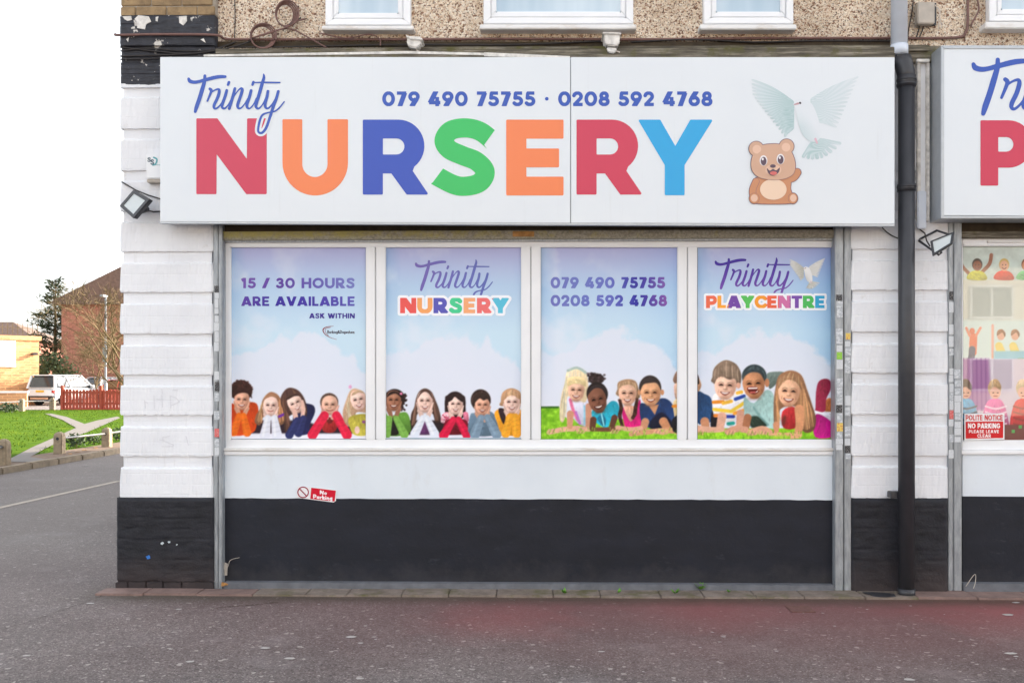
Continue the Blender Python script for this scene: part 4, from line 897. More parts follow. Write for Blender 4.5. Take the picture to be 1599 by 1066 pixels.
locks(c, (TT((500, 380), (450, 480), (440, 560)), TT((410, 640), (430, 660), (470, 670))), (206, 156, 112), 26, 1); locks(c, (TT((600, 370), (650, 430), (670, 520)), TT((620, 640), (650, 660), (690, 640))), (186, 132, 94), 20, 2)
face(c, *T(550, 492), 11.6, 14.8, SK1, .04, .7, teeth=False); c.poly(TT((478, 430), (510, 385), (560, 372), (620, 395), (640, 450), (610, 410), (560, 392), (510, 410)), (160, 118, 92), 1.4)
chin_hands(c, *T(550, 492), 11.6, 14.8, SK1); sleeves(c, [(T(490, 800), T(520, 615)), (T(615, 795), T(590, 615))], 8.2, 5, (224, 226, 238)); c.line(TT((640, 600), (700, 570)), 2, (120, 60, 170), 1)
c.poly(TT((820, 470), (930, 465), (1000, 490), (1010, 560), (960, 680), (940, 780), (800, 780), (780, 640)), (40, 46, 92), 1.2, 4, 1, (0, .5, .2))
c.poly(TT((655, 400), (700, 325), (760, 300), (840, 330), (900, 410), (930, 520), (920, 600), (870, 560), (740, 600), (760, 720), (720, 790), (690, 700), (700, 580), (660, 480)), (86, 62, 58), 1.6)
locks(c, (TT((700, 340), (670, 430), (690, 520)), TT((710, 760), (735, 720), (760, 640))), (120, 86, 72), 30, 3); locks(c, (TT((770, 310), (860, 380)), TT((900, 560), (925, 560))), (132, 96, 78), 14, 4)
face(c, *T(808, 468), 11.6, 14.5, SK1, -.45, .8); c.poly(TT((705, 430), (740, 385), (810, 360), (870, 385), (800, 388), (740, 420)), (80, 58, 54), 1.4)
c.line(TT((820, 660), (800, 560), (770, 520)), [3.5, 4, 3], (228, 186, 170), 1.2); c.line(TT((880, 610), (890, 520), (880, 440)), [3, 3.4, 2], (232, 190, 174), 1.2)
sleeves(c, [(T(745, 790), T(825, 640)), (T(840, 770), T(890, 620))], 6.5, 5, (54, 62, 112))
c.poly(TT((1080, 620), (1240, 620), (1230, 740), (1160, 770), (1090, 740)), (176, 50, 52), 1.2); c.ell(*T(1165, 640), 5, 5, (90, 40, 40), 2, 0, .7)
c.ell(*T(1160, 450), 14.2, 14.2, (96, 74, 66), 1.4); locks(c, (TT((1090, 400), (1160, 370), (1230, 400)), TT((1080, 470), (1160, 420), (1245, 470))), (140, 112, 98), 16, 5, .5)
face(c, *T(1165, 485), 12.6, 14.8, (226, 180, 158), 0, .9, teeth=False); chin_hands(c, *T(1165, 478), 13.4, 12.4, (230, 176, 160))
sleeves(c, [(T(985, 790), T(1110, 590)), (T(1345, 790), T(1235, 590))], 7.6, 6.8, (228, 40, 78))
c.poly(TT((1340, 420), (1380, 330), (1440, 310), (1530, 360), (1560, 480), (1560, 560), (1440, 560), (1420, 700), (1330, 680), (1300, 560)), (196, 160, 130), 1.6); locks(c, (TT((1390, 330), (1350, 430), (1330, 520)), TT((1330, 660), (1380, 670), (1420, 640))), (228, 196, 160), 26, 6)
c.poly(TT((1360, 620), (1440, 580), (1560, 590), (1560, 780), (1420, 790), (1370, 700)), (196, 184, 78), 1.3, 4, 1, (0, .6, .15)); c.ell(*T(1450, 740), 4, 6, SK1, 1.3); c.ell(*T(1520, 655), 3, 2.4, (150, 90, 140), 1)
face(c, *T(1462, 432), 12, 15.5, SK1, -.2, .9); c.poly(TT((1390, 380), (1420, 335), (1480, 325), (1530, 360), (1470, 350), (1420, 375)), (200, 166, 134), 1.4); c.ell(*T(1378, 292), 2.6, 3, (226, 170, 206), 1)
# ---- second poster
p2, c = poster(601.5, 386, 814, 683, 'second window poster from the left with rainbow nursery lettering above five children', 11)
T = lambda u, v: (590+u/6.6625, 560+v/6.6625)
c.poly(TT((60, 775), (1520, 775), (1520, 860), (60, 860)), (228, 229, 240), 1.5, 0)
c.poly(TT((60, 640), (640, 640), (960, 700), (1200, 690), (1520, 700), (1520, 785), (60, 790)), (52, 42, 50), 3, 0)
c.poly(TT((70, 560), (120, 600), (230, 560), (300, 560), (335, 640), (320, 780), (70, 785)), (104, 154, 66), 1.2)
c.poly(TT((110, 640), (150, 610), (200, 640), (215, 780), (100, 780)), (38, 38, 40), 1.2)
c.ell(*T(175, 420), 16.5, 16, (54, 38, 38), 1.6)
for k in range(30): c.ell(*T(r_.uniform(240, 300), r_.uniform(360, 540)), 1.7, 1.7, np.array((54, 38, 40))*r_.uniform(.7, 1.6), 1, 0, .8)
face(c, *T(165, 436), 11.6, 15.4, (172, 122, 98), 0, 1.1, (36, 24, 24)); c.poly(TT((95, 400), (120, 350), (180, 335), (240, 370), (250, 410), (190, 362), (130, 376)), (50, 36, 36), 1.3); c.ell(*T(242, 362), 2.2, 2, (230, 130, 170), .8)
chin_hands(c, *T(165, 436), 11.6, 15.4, (172, 120, 96)); sleeves(c, [(T(90, 785), T(122, 622)), (T(275, 785), T(190, 622))], 6.6, 4.6, (130, 182, 86))
c.poly(TT((395, 420), (430, 340), (490, 308), (555, 340), (600, 430), (640, 540), (655, 640), (600, 660), (560, 560), (420, 560), (390, 700), (345, 690), (345, 580), (380, 500)), (84, 62, 56), 1.6)
locks(c, (TT((430, 350), (395, 450), (380, 530)), TT((350, 690), (375, 680), (400, 640))), (130, 98, 84), 26, 7); locks(c, (TT((560, 350), (600, 450), (620, 520)), TT((600, 640), (630, 640), (655, 600))), (118, 88, 76), 24, 8)
c.poly(TT((430, 640), (480, 620), (550, 640), (560, 770), (420, 775)), (108, 62, 112), 1.4); face(c, *T(490, 445), 12.2, 16.4, SK1, 0, .9); c.poly(TT((412, 420), (440, 350), (490, 325), (545, 350), (572, 420), (530, 362), (490, 342), (448, 366)), (84, 62, 56), 1.4)
chin_hands(c, *T(490, 445), 12.2, 16.4, SK1); sleeves(c, [(T(385, 780), T(468, 615)), (T(590, 780), T(510, 615))], 7.2, 4.8, (222, 228, 240))
c.ell(*T(805, 460), 16.4, 18, (54, 38, 42), 1.5); c.poly(TT((700, 440), (720, 380), (890, 380), (910, 460), (910, 580), (860, 620), (740, 600), (700, 560)), (52, 36, 40), 1.5); face(c, *T(810, 478), 11.6, 15, SK1, 0, .8)
c.poly(TT((725, 450), (735, 390), (800, 362), (870, 390), (885, 450), (840, 425), (800, 395), (770, 430)), (54, 38, 42), 1.4)
c.poly(TT((680, 570), (740, 560), (740, 660), (655, 660)), (222, 150, 166), 1.2); c.poly(TT((890, 560), (935, 560), (945, 650), (900, 640)), (214, 120, 146), 1.2)
for k in range(14): c.ell(*T(r_.uniform(665, 735), r_.uniform(575, 655)), 1.2, 1, random.choice([(240, 230, 235), (190, 40, 80)]), .8)
c.poly(TT((700, 650), (780, 620), (850, 620), (930, 650), (940, 770), (690, 780)), (120, 20, 46), 1.3); chin_hands(c, *T(810, 478), 11.6, 15, SK1); sleeves(c, [(T(685, 795), T(785, 632)), (T(925, 785), T(838, 632))], 7.2, 5, (220, 30, 78))
c.poly(TT((960, 590), (1010, 560), (1150, 540), (1230, 600), (1280, 720), (1270, 790), (960, 790)), (104, 128, 148), 1.3); c.ell(*T(1070, 430), 15.6, 17, (64, 48, 46), 1.6); locks(c, (TT((990, 380), (1070, 330), (1150, 370)), TT((980, 460), (1060, 410), (1160, 450))), (92, 70, 64), 22, 9)
face(c, *T(1088, 486), 11.8, 14.4, SK2, 0, .9); c.poly(TT((995, 480), (1000, 390), (1080, 345), (1160, 380), (1172, 460), (1140, 420), (1100, 432), (1060, 412), (1015, 452)), (60, 46, 44), 1.8); chin_hands(c, *T(1088, 486), 11.8, 14.4, SK2)
sleeves(c, [(T(1010, 785), T(1072, 615)), (T(1235, 780), T(1140, 610))], 8, 5.4, (128, 152, 172))
c.poly(TT((1215, 560), (1290, 520), (1500, 540), (1500, 780), (1300, 780), (1240, 660)), (236, 160, 44), 1.3); c.poly(TT((1255, 520), (1310, 520), (1330, 600), (1310, 680), (1270, 600)), (58, 44, 54), 1.2)
c.ell(*T(1390, 420), 16.4, 17, (192, 148, 112), 1.6); c.poly(TT((1285, 430), (1300, 350), (1380, 312), (1470, 335), (1495, 400), (1495, 470), (1280, 490)), (190, 146, 110), 1.5); face(c, *T(1395, 458), 12.6, 15.6, SK1, 0, .9)
c.poly(TT((1310, 430), (1325, 360), (1390, 330), (1460, 355), (1475, 420), (1420, 385), (1360, 385)), (196, 152, 116), 1.5); locks(c, (TT((1320, 350), (1390, 320), (1460, 340)), TT((1310, 430), (1380, 390), (1470, 420))), (222, 184, 146), 20, 10, .5)
chin_hands(c, *T(1395, 458), 12.6, 15.6, SK1); sleeves(c, [(T(1330, 775), T(1372, 600)), (T(1445, 775), T(1432, 600))], 7, 5, (244, 170, 52))
# ---- third and fourth posters: one picture of children lying on the grass
def lawn_bg(c, ytop, y0):
    n = c.noise(5, 21, 3); n2 = c.noise(2.2, 22, 2); g = np.stack([108+60*n, 178+46*n, 30+30*n], -1)*(.72+.5*n2[..., None]); a = np.clip((c.Y-ytop)/1.2, 0, 1)
    c.C += (g-c.C)*a[..., None]
p3, c = poster(844, 384.5, 1058.5, 686, 'window poster with two phone numbers above children on grass', 17, .6)
T = lambda u, v: (835+u/6.6625, 550+v/6.6625)
c.poly(TT((60, 565), (250, 562), (290, 640), (340, 690), (1500, 690), (1500, 920), (60, 920)), (126, 190, 52), 1.0, 0); sl = c.Y > T(0, 566)[1]
n = c.noise(6, 31, 3); m = np.clip((c.Y-T(0, 690)[1])/1.5, 0, 1); m = np.maximum(m, np.clip((c.Y-T(0, 566)[1]), 0, 1)*(c.X < T(262, 0)[0])); c.C += (np.stack([96+90*n, 168+70*n, 24+50*n], -1)-c.C)*m[..., None]
c.poly(TT((60, 562), (250, 560), (250, 580), (60, 580)), (60, 110, 40), 1.2, 0)
c.poly(TT((345, 480), (430, 530), (520, 490), (590, 520), (600, 760), (490, 760), (400, 680)), (214, 214, 232), 1.3); c.line(TT((370, 490), (400, 600), (450, 700)), 2.4, (232, 120, 160), 2); c.line(TT((430, 620), (470, 740)), 1.8, (190, 120, 200), 2); c.line(TT((520, 560), (520, 740)), 2, (150, 200, 220), 2)
c.poly(TT((310, 330), (340, 190), (430, 160), (520, 190), (555, 300), (550, 440), (520, 520), (420, 480), (340, 460), (330, 600), (300, 720), (262, 700), (260, 580), (280, 430)), (232, 212, 172), 1.5)
locks(c, (TT((340, 230), (310, 340), (300, 440)), TT((265, 660), (290, 700), (320, 640))), (246, 228, 186), 30, 11); locks(c, (TT((350, 210), (430, 180), (520, 220)), TT((340, 320), (430, 310), (530, 330))), (250, 236, 204), 26, 12, .5)
c.line(TT((345, 190), (440, 160), (530, 210)), 2, (176, 196, 188), 1.5); face(c, *T(432, 400), 13, 16, (232, 186, 160), .05, 1); c.poly(TT((340, 350), (345, 270), (430, 250), (520, 275), (530, 350), (470, 330), (400, 330)), (238, 214, 160), 1.5)
c.line(TT((150, 830), (300, 800), (450, 790)), [4, 4, 4.4], (228, 176, 150), 1.2); c.line(TT((370, 640), (365, 770)), [5.5, 4.4], (216, 158, 128), 1.2); c.line(TT((560, 560), (560, 780)), [4.8, 4.6], (206, 150, 124), 1.2); c.line(TT((450, 790), (560, 800)), 3.6, (222, 172, 148), 1.2)
c.poly(TT((600, 600), (720, 570), (800, 505), (865, 530), (885, 650), (800, 690), (760, 780), (700, 770), (610, 700)), (42, 178, 204), 1.2, 4, 1, (0, .6, .15)); c.poly(TT((650, 690), (700, 640), (740, 700), (720, 770)), (30, 120, 150), 2); c.line(TT((690, 620), (720, 760)), 1, (150, 226, 236), 1)
c.line(TT((610, 700), (600, 790)), [5, 4.6], SK4, 1.2); c.line(TT((830, 680), (800, 780)), [5, 4], SK4, 1.2)
c.ell(*T(640, 275), 12.5, 8.6, (62, 50, 52), 1.8)
for k in range(30): c.ell(*T(640+r_.uniform(-90, 90), 265+r_.uniform(-50, 60)), 2, 1.8, np.array((60, 48, 52))*r_.uniform(.6, 1.6), 1, 0, .7)
c.ell(*T(650, 430), 16.6, 18.2, (46, 38, 42), 1.4, -.2); face(c, *T(652, 500), 14.4, 19.4, (136, 92, 74), -.22, 1.1, (26, 18, 18)); c.poly(TT((550, 450), (575, 370), (650, 335), (740, 370), (755, 450), (700, 380), (630, 372), (580, 410)), (54, 46, 50), 1.6)
c.poly(TT((905, 560), (960, 600), (1060, 540), (1100, 500), (1100, 780), (960, 790), (920, 700)), (214, 34, 124), 1.2, 4, 1, (0, .5, .2)); c.poly(TT((930, 560), (1030, 560), (1040, 640), (1000, 720), (950, 640)), (224, 170, 144), 1.6)
c.poly(TT((860, 380), (870, 310), (960, 278), (1050, 300), (1080, 390), (1080, 480), (860, 450)), (158, 126, 98), 1.5); face(c, *T(966, 435), 14.2, 17.4, (230, 184, 158), .02, .9); c.poly(TT((865, 400), (890, 330), (960, 300), (1040, 330), (1070, 400), (1010, 340), (950, 335), (900, 350)), (166, 134, 104), 1.5)
locks(c, (TT((880, 330), (960, 290), (1050, 320)), TT((870, 400), (960, 330), (1070, 400))), (196, 164, 132), 22, 13, .5)
for pts in ([(885, 500), (900, 580), (885, 660), (910, 760)], [(1065, 490), (1050, 570), (1040, 640), (1020, 680)]):
    c.line(TT(*pts), [2.2, 3, 3, 2.4], (66, 42, 38), 1.3)
    for q in pts: c.ell(*T(*q), 3.2, 2.2, (92, 62, 52), 1.2, .6, .8)
c.poly(TT((1095, 540), (1180, 530), (1330, 475), (1420, 520), (1450, 620), (1440, 720), (1330, 750), (1320, 790), (1180, 780), (1110, 720)), (36, 70, 120), 1.2, 4, 1, (.3, .6, .2)); c.poly(TT((1190, 560), (1290, 540), (1250, 650)), (205, 150, 112), 1.2, 0); c.poly(TT((1200, 720), (1320, 620), (1440, 740), (1440, 800), (1220, 800)), (24, 34, 62), 3)
c.line(TT((1340, 720), (1380, 790)), [7, 6], (210, 148, 108), 1.2); c.line(TT((1150, 720), (1130, 800)), [6, 5], (206, 150, 116), 1.2)
c.ell(*T(1200, 370), 17.4, 19.6, (64, 56, 56), 1.5); locks(c, (TT((1110, 330), (1200, 250), (1290, 320)), TT((1100, 400), (1200, 330), (1310, 390))), (96, 88, 86), 30, 14, .5)
for s in (1088, 1328): c.ell(*T(s, 415), 2.6, 4.4, (206, 148, 110), 1)
face(c, *T(1207, 430), 16, 18.6, (222, 168, 128), 0, .95, (44, 30, 28)); c.poly(TT((1095, 400), (1120, 300), (1200, 270), (1290, 300), (1315, 390), (1270, 320), (1200, 318), (1130, 335)), (62, 54, 54), 2)
c.line(TT((600, 800), (760, 800), (900, 790)), [3, 3.6, 3.4], (120, 80, 64), 1.3); c.line(TT((860, 780), (1000, 800), (1100, 790)), [3.4, 3.4, 4], (226, 176, 148), 1.3); c.line(TT((1000, 850), (1150, 830), (1400, 810), (1500, 830)), [3.4, 4, 4.6, 4], (216, 160, 122), 1.3); c.ell(*T(1335, 825), 9, 5, (222, 170, 134), 1.3)
for cx_ in (190, 500, 850, 1060, 1300): 
    for k in range(5): c.line(TT((cx_+k*18-40, 800+k % 2*12), (cx_+k*18-60, 835+k % 2*8)), 1, np.array((224, 172, 146))*(.84 if k % 2 else 1.04), .8, .8)
c.poly(TT((1440, 300), (1460, 220), (1500, 190), (1500, 340)), (150, 118, 100), 1.3); c.poly(TT((1450, 340), (1500, 330), (1500, 480), (1460, 470)), (226, 184, 160), 1.3); c.poly(TT((1440, 520), (1500, 500), (1500, 700), (1460, 690)), (224, 200, 150), 1.3); c.line(TT((1440, 560), (1500, 555)), 2.4, (236, 150, 50), 1.2); c.poly(TT((1430, 700), (1500, 660), (1500, 820), (1440, 820)), (30, 34, 46), 1.4)
for k in range(140):
    u = r_.uniform(70, 1480); v = r_.uniform(800, 905); c.line([T(u, v), T(u+r_.uniform(-12, 12), v-r_.uniform(12, 34))], .5, random.choice([(150, 214, 60), (96, 160, 30), (190, 232, 96)]), .8, .7)
p4, c = poster(1088.5, 383, 1303, 686, 'rightmost playcentre poster with smiling children and a raised maroon shoe', 23, 1.3)
T = lambda u, v: (1075+u/6.272, 540+v/6.272)
def g4(yt):
    n = c.noise(6, 41, 3); m = np.clip((c.Y-T(0, yt)[1])/1.5, 0, 1); c.C += (np.stack([96+90*n, 172+66*n, 24+40*n], -1)-c.C)*m[..., None]
g4(800)
c.poly(TT((1240, 640), (1440, 640), (1440, 760), (1340, 720), (1250, 700)), (222, 222, 234), 1.5); c.poly(TT((1240, 680), (1330, 690), (1430, 780), (1440, 880), (1240, 890)), (200, 26, 140), 1.3, 4, 1, (0, .6, .25))
c.poly(TT((1340, 540), (1390, 510), (1430, 590), (1430, 635), (1330, 635)), (192, 116, 70), 1.3); c.poly(TT((1245, 600), (1250, 450), (1275, 350), (1340, 320), (1390, 345), (1390, 430), (1350, 520), (1335, 640), (1245, 630)), (166, 46, 82), 1.2, 4, 1, (-.3, .4, .2))
c.poly(TT((770, 270), (870, 250), (940, 265), (880, 350), (800, 420), (780, 360)), (110, 126, 120), 1.5)
c.poly(TT((80, 460), (160, 470), (225, 520), (245, 690), (215, 745), (80, 745)), (38, 82, 128), 1.3, 4, 1, (.4, .4, .2)); c.poly(TT((80, 280), (125, 370), (110, 430), (80, 440)), (196, 150, 118), 1.3); c.poly(TT((80, 280), (100, 300), (105, 370), (80, 360)), (60, 52, 54), 1.2); c.line(TT((160, 740), (170, 800)), [7, 6], (206, 146, 110), 1.2); c.poly(TT((230, 640), (290, 690), (300, 800), (220, 800)), (34, 32, 46), 2)
c.poly(TT((240, 490), (330, 460), (470, 440), (560, 450), (545, 660), (470, 700), (430, 790), (385, 775), (330, 700), (250, 680)), (236, 236, 240), 1.2)
for a, b, col in (((245, 550), (340, 545), (240, 150, 50)), ((250, 620), (420, 640), (240, 206, 70)), ((420, 640), (540, 560), (236, 200, 70)), ((460, 520), (545, 490), (50, 84, 170)), ((330, 690), (440, 690), (46, 70, 160)), ((390, 760), (440, 755), (40, 160, 150)), ((450, 660), (540, 630), (240, 160, 60)), ((260, 680), (310, 680), (238, 140, 60)), ((480, 460), (520, 450), (244, 190, 70)), ((340, 560), (420, 540), (244, 190, 70))):
    c.line(TT(a, b), 2.7, col, 1.2)
c.poly(TT((235, 300), (250, 220), (310, 160), (380, 138), (470, 180), (515, 270), (510, 370), (470, 400), (240, 360)), (132, 112, 96), 1.5)
for s in (490,): c.ell(*T(s, 385), 3.4, 5, (222, 168, 142), 1)
face(c, *T(362, 395), 17.4, 20, (240, 194, 170), .06, .95); c.poly(TT((240, 340), (255, 250), (350, 200), (450, 220), (505, 300), (500, 360), (450, 320), (400, 330), (330, 300), (280, 320), (255, 370)), (134, 114, 98), 1.6); locks(c, (TT((260, 230), (370, 150), (490, 230)), TT((250, 330), (370, 300), (500, 350))), (170, 148, 128), 40, 15, .6)
c.line(TT((330, 690), (310, 790)), [7, 6], (226, 174, 150), 1.2); c.line(TT((510, 660), (500, 780)), [6, 5.5], (214, 160, 136), 1.2)
c.poly(TT((545, 500), (640, 560), (760, 430), (840, 500), (850, 790), (770, 790), (650, 730), (560, 720)), (166, 202, 198), 1.3, 4, 1, (.3, .5, .14)); c.poly(TT((600, 700), (690, 690), (770, 780), (620, 800)), (50, 72, 62), 3); c.line(TT((640, 600), (700, 690), (780, 770)), 1.6, (120, 164, 162), 2, .8)
c.ell(*T(645, 300), 19.4, 19, (60, 76, 82), 1.5); locks(c, (TT((540, 260), (640, 190), (740, 250)), TT((530, 330), (640, 250), (760, 330))), (104, 124, 126), 34, 16, .5); c.ell(*T(770, 360), 3.6, 6.6, (196, 134, 98), 1)
face(c, *T(640, 380), 17.6, 21.4, (200, 142, 104), -.06, 1, (40, 26, 24)); c.poly(TT((535, 330), (560, 250), (650, 225), (730, 260), (745, 340), (700, 270), (620, 258), (560, 290)), (58, 72, 78), 2)
c.poly(TT((575, 410), (620, 398), (680, 408), (660, 450), (620, 468), (590, 450)), (110, 40, 40), 1.2); c.line(TT((590, 414), (670, 412)), 1.1, (246, 240, 234), .8); c.line(TT((610, 455), (650, 452)), 1.2, (214, 110, 104), 1)
c.line(TT((580, 700), (560, 800)), [6, 5.6], (178, 120, 88), 1.2)
c.poly(TT((850, 420), (880, 300), (950, 250), (1030, 242), (1110, 290), (1160, 420), (1220, 600), (1250, 720), (1220, 830), (1120, 830), (1060, 600), (900, 620), (890, 800), (840, 760), (835, 560)), (150, 110, 82), 1.6)
c.poly(TT((920, 640), (1040, 600), (1060, 790), (930, 800)), (196, 54, 60), 1.4); c.ell(*T(935, 730), 3.4, 8, (84, 56, 46), 5, .2, .7)
locks(c, (TT((890, 320), (860, 430), (855, 560)), TT((850, 740), (880, 780), (910, 700))), (206, 150, 104), 36, 17, .7); locks(c, (TT((1080, 290), (1130, 420), (1180, 560)), TT((1080, 790), (1160, 820), (1235, 780))), (196, 146, 104), 60, 18, .7, 2.5)
face(c, *T(985, 455), 17.2, 21.6, (236, 184, 150), .08, 1); c.poly(TT((880, 420), (900, 330), (980, 290), (1070, 330), (1110, 430), (1050, 350), (970, 330), (920, 360)), (160, 120, 90), 1.6); locks(c, (TT((900, 310), (1000, 255), (1090, 300)), TT((890, 400), (970, 325), (1100, 420))), (204, 164, 122), 26, 19, .5)
c.line(TT((1085, 620), (1090, 760), (1070, 860)), [7.5, 6.5, 5.5], (224, 160, 118), 1.3); c.line(TT((820, 870), (950, 880), (1080, 870)), [4.6, 5, 5.4], (230, 172, 134), 1.3); c.line(TT((860, 770), (860, 830)), [5, 4], (216, 152, 116), 1.3)
c.line(TT((90, 810), (220, 820), (330, 815)), [5.4, 4.6, 4.2], (226, 176, 150), 1.3); c.line(TT((380, 840), (470, 810), (560, 820)), [4.4, 5.4, 5], (214, 160, 134), 1.3); c.line(TT((600, 850), (720, 820), (800, 850)), [5, 6.4, 5], (224, 168, 138), 1.3)
for cx_ in (120, 420, 640, 740):
    for k in range(5): c.line(TT((cx_+k*16-30, 830+k % 2*10), (cx_+k*16-44, 868)), 1, np.array((224, 170, 142))*(.8 if k % 2 else 1.04), .8, .8)
m = np.clip((c.Y-T(0, 868)[1])/3, 0, 1)*(c.X < T(1000, 0)[0])*.8; n = c.noise(4, 51, 3); c.C += (np.stack([100+90*n, 180+60*n, 30+40*n], -1)-c.C)*m[..., None]
for k in range(120):
    u = r_.uniform(95, 1100); v = r_.uniform(850, 915); c.line([T(u, v), T(u+r_.uniform(-12, 12), v-r_.uniform(10, 30))], .5, random.choice([(160, 222, 60), (96, 160, 30), (200, 236, 96)]), .8, .7)
for i_, (o, c) in enumerate(PP):
    cut_ = np.clip((c.Y-(588 if i_ < 2 else 562))/6, 0, 1)[..., None]; B = c.C.copy()
    for ax in (0, 1): B = (np.roll(B, 1, ax)+np.roll(B, -1, ax)+2.2*B)/4.2
    L_ = B.mean(-1, keepdims=True); D_ = L_+(B-L_)*1.03; D_ = np.where(L_ < 200, D_-(200-L_)*.12, D_); D_ = D_*(1+.14*(c.noise(8, 90+i_, 3)-.5)[..., None]+.08*(c.noise(2.2, 80+i_, 2)-.5)[..., None]); wht = np.clip((B.min(-1, keepdims=True)-195)/25, 0, 1)
    c.C = c.C*(1-cut_)+cut_*(D_*(1-wht)+B*wht); c.mesh('picture', PY, o)
PL = PY-.0012
def words(par, s, x0, x1, yt, yb, col, t=.22, gap=.09, name='lettering', Y=PL, h=.4, halo=None, mat='print', tilt=0.0, low=False, pad=6):
    f = Field(x0-pad, yt-pad, x1+pad, yb+pad+(x1-x0)*abs(tilt)+(6 if low else 0), h); sp = put_text(f, s, x0, x1, yt, yb, t, gap, tilt, low)
    if halo: f.mesh('lettering_outline', (244, 246, 252), Y+.0006, par, mat, halo)
    if isinstance(col, list):
        lut = lambda x, y: col[min(range(len(sp)), key=lambda i: abs((sp[i][0]+sp[i][1])/2-x))]
        return f.mesh(name, lut, Y, par, mat)
    return f.mesh(name, col, Y, par, mat)
def grad(x0, x1, *cs):
    cs = np.array(cs, float); return lambda x, y: np.array([np.interp((x-x0)/(x1-x0)*(len(cs)-1), range(len(cs)), cs[:, i]) for i in range(3)])
words(p1, '15 / 30 HOURS', 377, 554, 433.8, 450, grad(377, 554, (118, 84, 176), (98, 66, 164), (104, 96, 184), (122, 128, 198)))
words(p1, 'ARE AVAILABLE', 377, 554, 462.8, 477.6, grad(377, 554, (96, 66, 168), (58, 42, 158), (72, 56, 170), (96, 92, 186)))
words(p1, 'ASK WITHIN', 483, 554, 489, 497, (66, 52, 150)); words(p1, 'Barking&Dagenham', 511, 553.5, 515.5, 520.5, (70, 66, 84), .2, .08, 'council_lettering', low=True, h=.3)
f = Field(498, 504, 535, 534, .35); f.line(cr_smooth([(521, 509), (510, 510.5), (504.5, 514.5), (507, 521), (515, 526.5), (526, 530)], 5, False), np.interp(np.linspace(0, 1, 26), [0, .35, 1], [.2, .9, .2])); f.line(cr_smooth([(516, 511), (509, 513), (508, 518), (513, 524)], 5, False), .35); f.mesh('council_swoosh', (140, 50, 66), PL, p1, 'print')
script(p2, 649.5, 411.5, .8, grad(650, 770, (120, 104, 184), (112, 112, 192), (98, 112, 188)), PL, 'print', cutbelow=461)
words(p2, 'NURSERY', 625.5, 793, 465, 489, [(236, 92, 88), (246, 168, 104), (92, 92, 186), (74, 208, 150), (244, 172, 122), (238, 116, 116), (92, 194, 222)], .27, .1, halo=4.0, Y=PL-.001)
words(p3, '079 490 75755', 860, 1038.5, 432.5, 450, grad(860, 1039, (116, 122, 196), (112, 124, 198), (108, 118, 200), (56, 54, 164), (128, 92, 178)), .25, .1)
words(p3, '0208 592 4768', 860, 1041.5, 460.5, 478, grad(860, 1042, (112, 116, 192), (110, 122, 198), (104, 112, 198), (48, 48, 160), (136, 86, 170)), .25, .1)
script(p4, 1117.5, 408.5, .81, lambda x, y: np.array((66, 44, 160.))+(np.array((122, 78, 176.))-np.array((66, 44, 160.)))*min(1, max(0, (y-405)/50)), PL, 'print', cutbelow=457.5)
words(p4, 'PLAYCENTRE', 1103, 1288, 461.5, 481, [(240, 112, 84), (250, 168, 62), (118, 74, 168), (92, 196, 96), (248, 160, 52), (238, 104, 72), (210, 116, 168), (122, 78, 172), (78, 190, 96), (46, 168, 214)], .27, .08, halo=3.4, Y=PL-.001)
dove(p4, lambda p: (1222+p[0]*.0745, 396+p[1]*.0835), PL-.001, (238, 239, 240), (176, 178, 168), 'print')
# ---- the neighbour's window picture
p5 = empty('window_poster', 'faded play picture in the right neighbour window', 'poster'); c = Canvas(1504, 384, 1748, 687, 1.2); c.C[:] = (196, 210, 204)
n = c.noise(9, 61, 4); c.C *= (.92+.16*n[..., None])
c.poly([(1500, 436), (1760, 440), (1760, 505), (1500, 500)], (206, 208, 196), 3, 0); c.poly([(1500, 500), (1760, 500), (1760, 609), (1500, 609)], (206, 220, 214), 8, 0)
cart = [(1520, 1), (1562, 0), (1597, 2), (1640, 1), (1680, 0), (1720, 2)]
for x, k in cart:
    sk = [(226, 178, 150), (150, 92, 64), (214, 148, 110)][k]; hr = [(226, 196, 120), (62, 44, 36), (150, 92, 54)][k]; sh_ = [(206, 62, 54), (196, 196, 70), (110, 186, 130)][k]
    if k == 1:
        c.line([(x-6, 428), (x-17, 416), (x-20, 405)], 2.6, sk, 1); c.line([(x+14, 424), (x+25, 412), (x+28, 398)], 2.8, sk, 1)
    c.poly([(x-9, 436), (x-6, 426), (x+5, 422), (x+17, 426), (x+20, 437)], sh_, 1); c.ell(x+6, 413, 8, 9.6, np.array(hr)*.9, 1); c.ell(x+6, 415, 6.8, 8, sk, 1)
    for s in (-2.4, 2.4): c.ell(x+6+s, 413.5, .8, .9, (40, 30, 30), .8)
    c.line([(x+3, 418), (x+6, 420), (x+9, 418)], .7, (120, 40, 40), .8)
c.line([(1520, 526), (1519, 550)], [6, 6], (226, 130, 100), 1.5); c.line([(1514, 524), (1509, 512)], 2, (226, 150, 126), 1.2); c.line([(1524, 524), (1531, 512)], 2, (226, 150, 126), 1.2); c.ell(1518, 517, 4.2, 5, (214, 122, 92), 1.3); c.line([(1518, 545), (1517, 560)], [5, 5], (96, 104, 128), 1.6); c.line([(1515, 556), (1511, 575)], 2.6, (84, 92, 118), 1.4)
c.line([(1550, 508), (1550, 607)], 2, (226, 178, 160), 1.2)
for x in (1563, 1585, 1612, 1660, 1700):
    c.line([(x-3, 540), (x+1, 552)], [6, 7], random.choice([(160, 196, 210), (226, 206, 120), (214, 150, 150)]), 1.6); c.ell(x, 524, 6, 7, (216, 170, 146), 1.4); c.poly([(x-6, 524), (x-5, 516), (x+2, 514), (x+7, 520), (x+6, 526), (x+2, 519)], (150, 110, 84), 1.3)
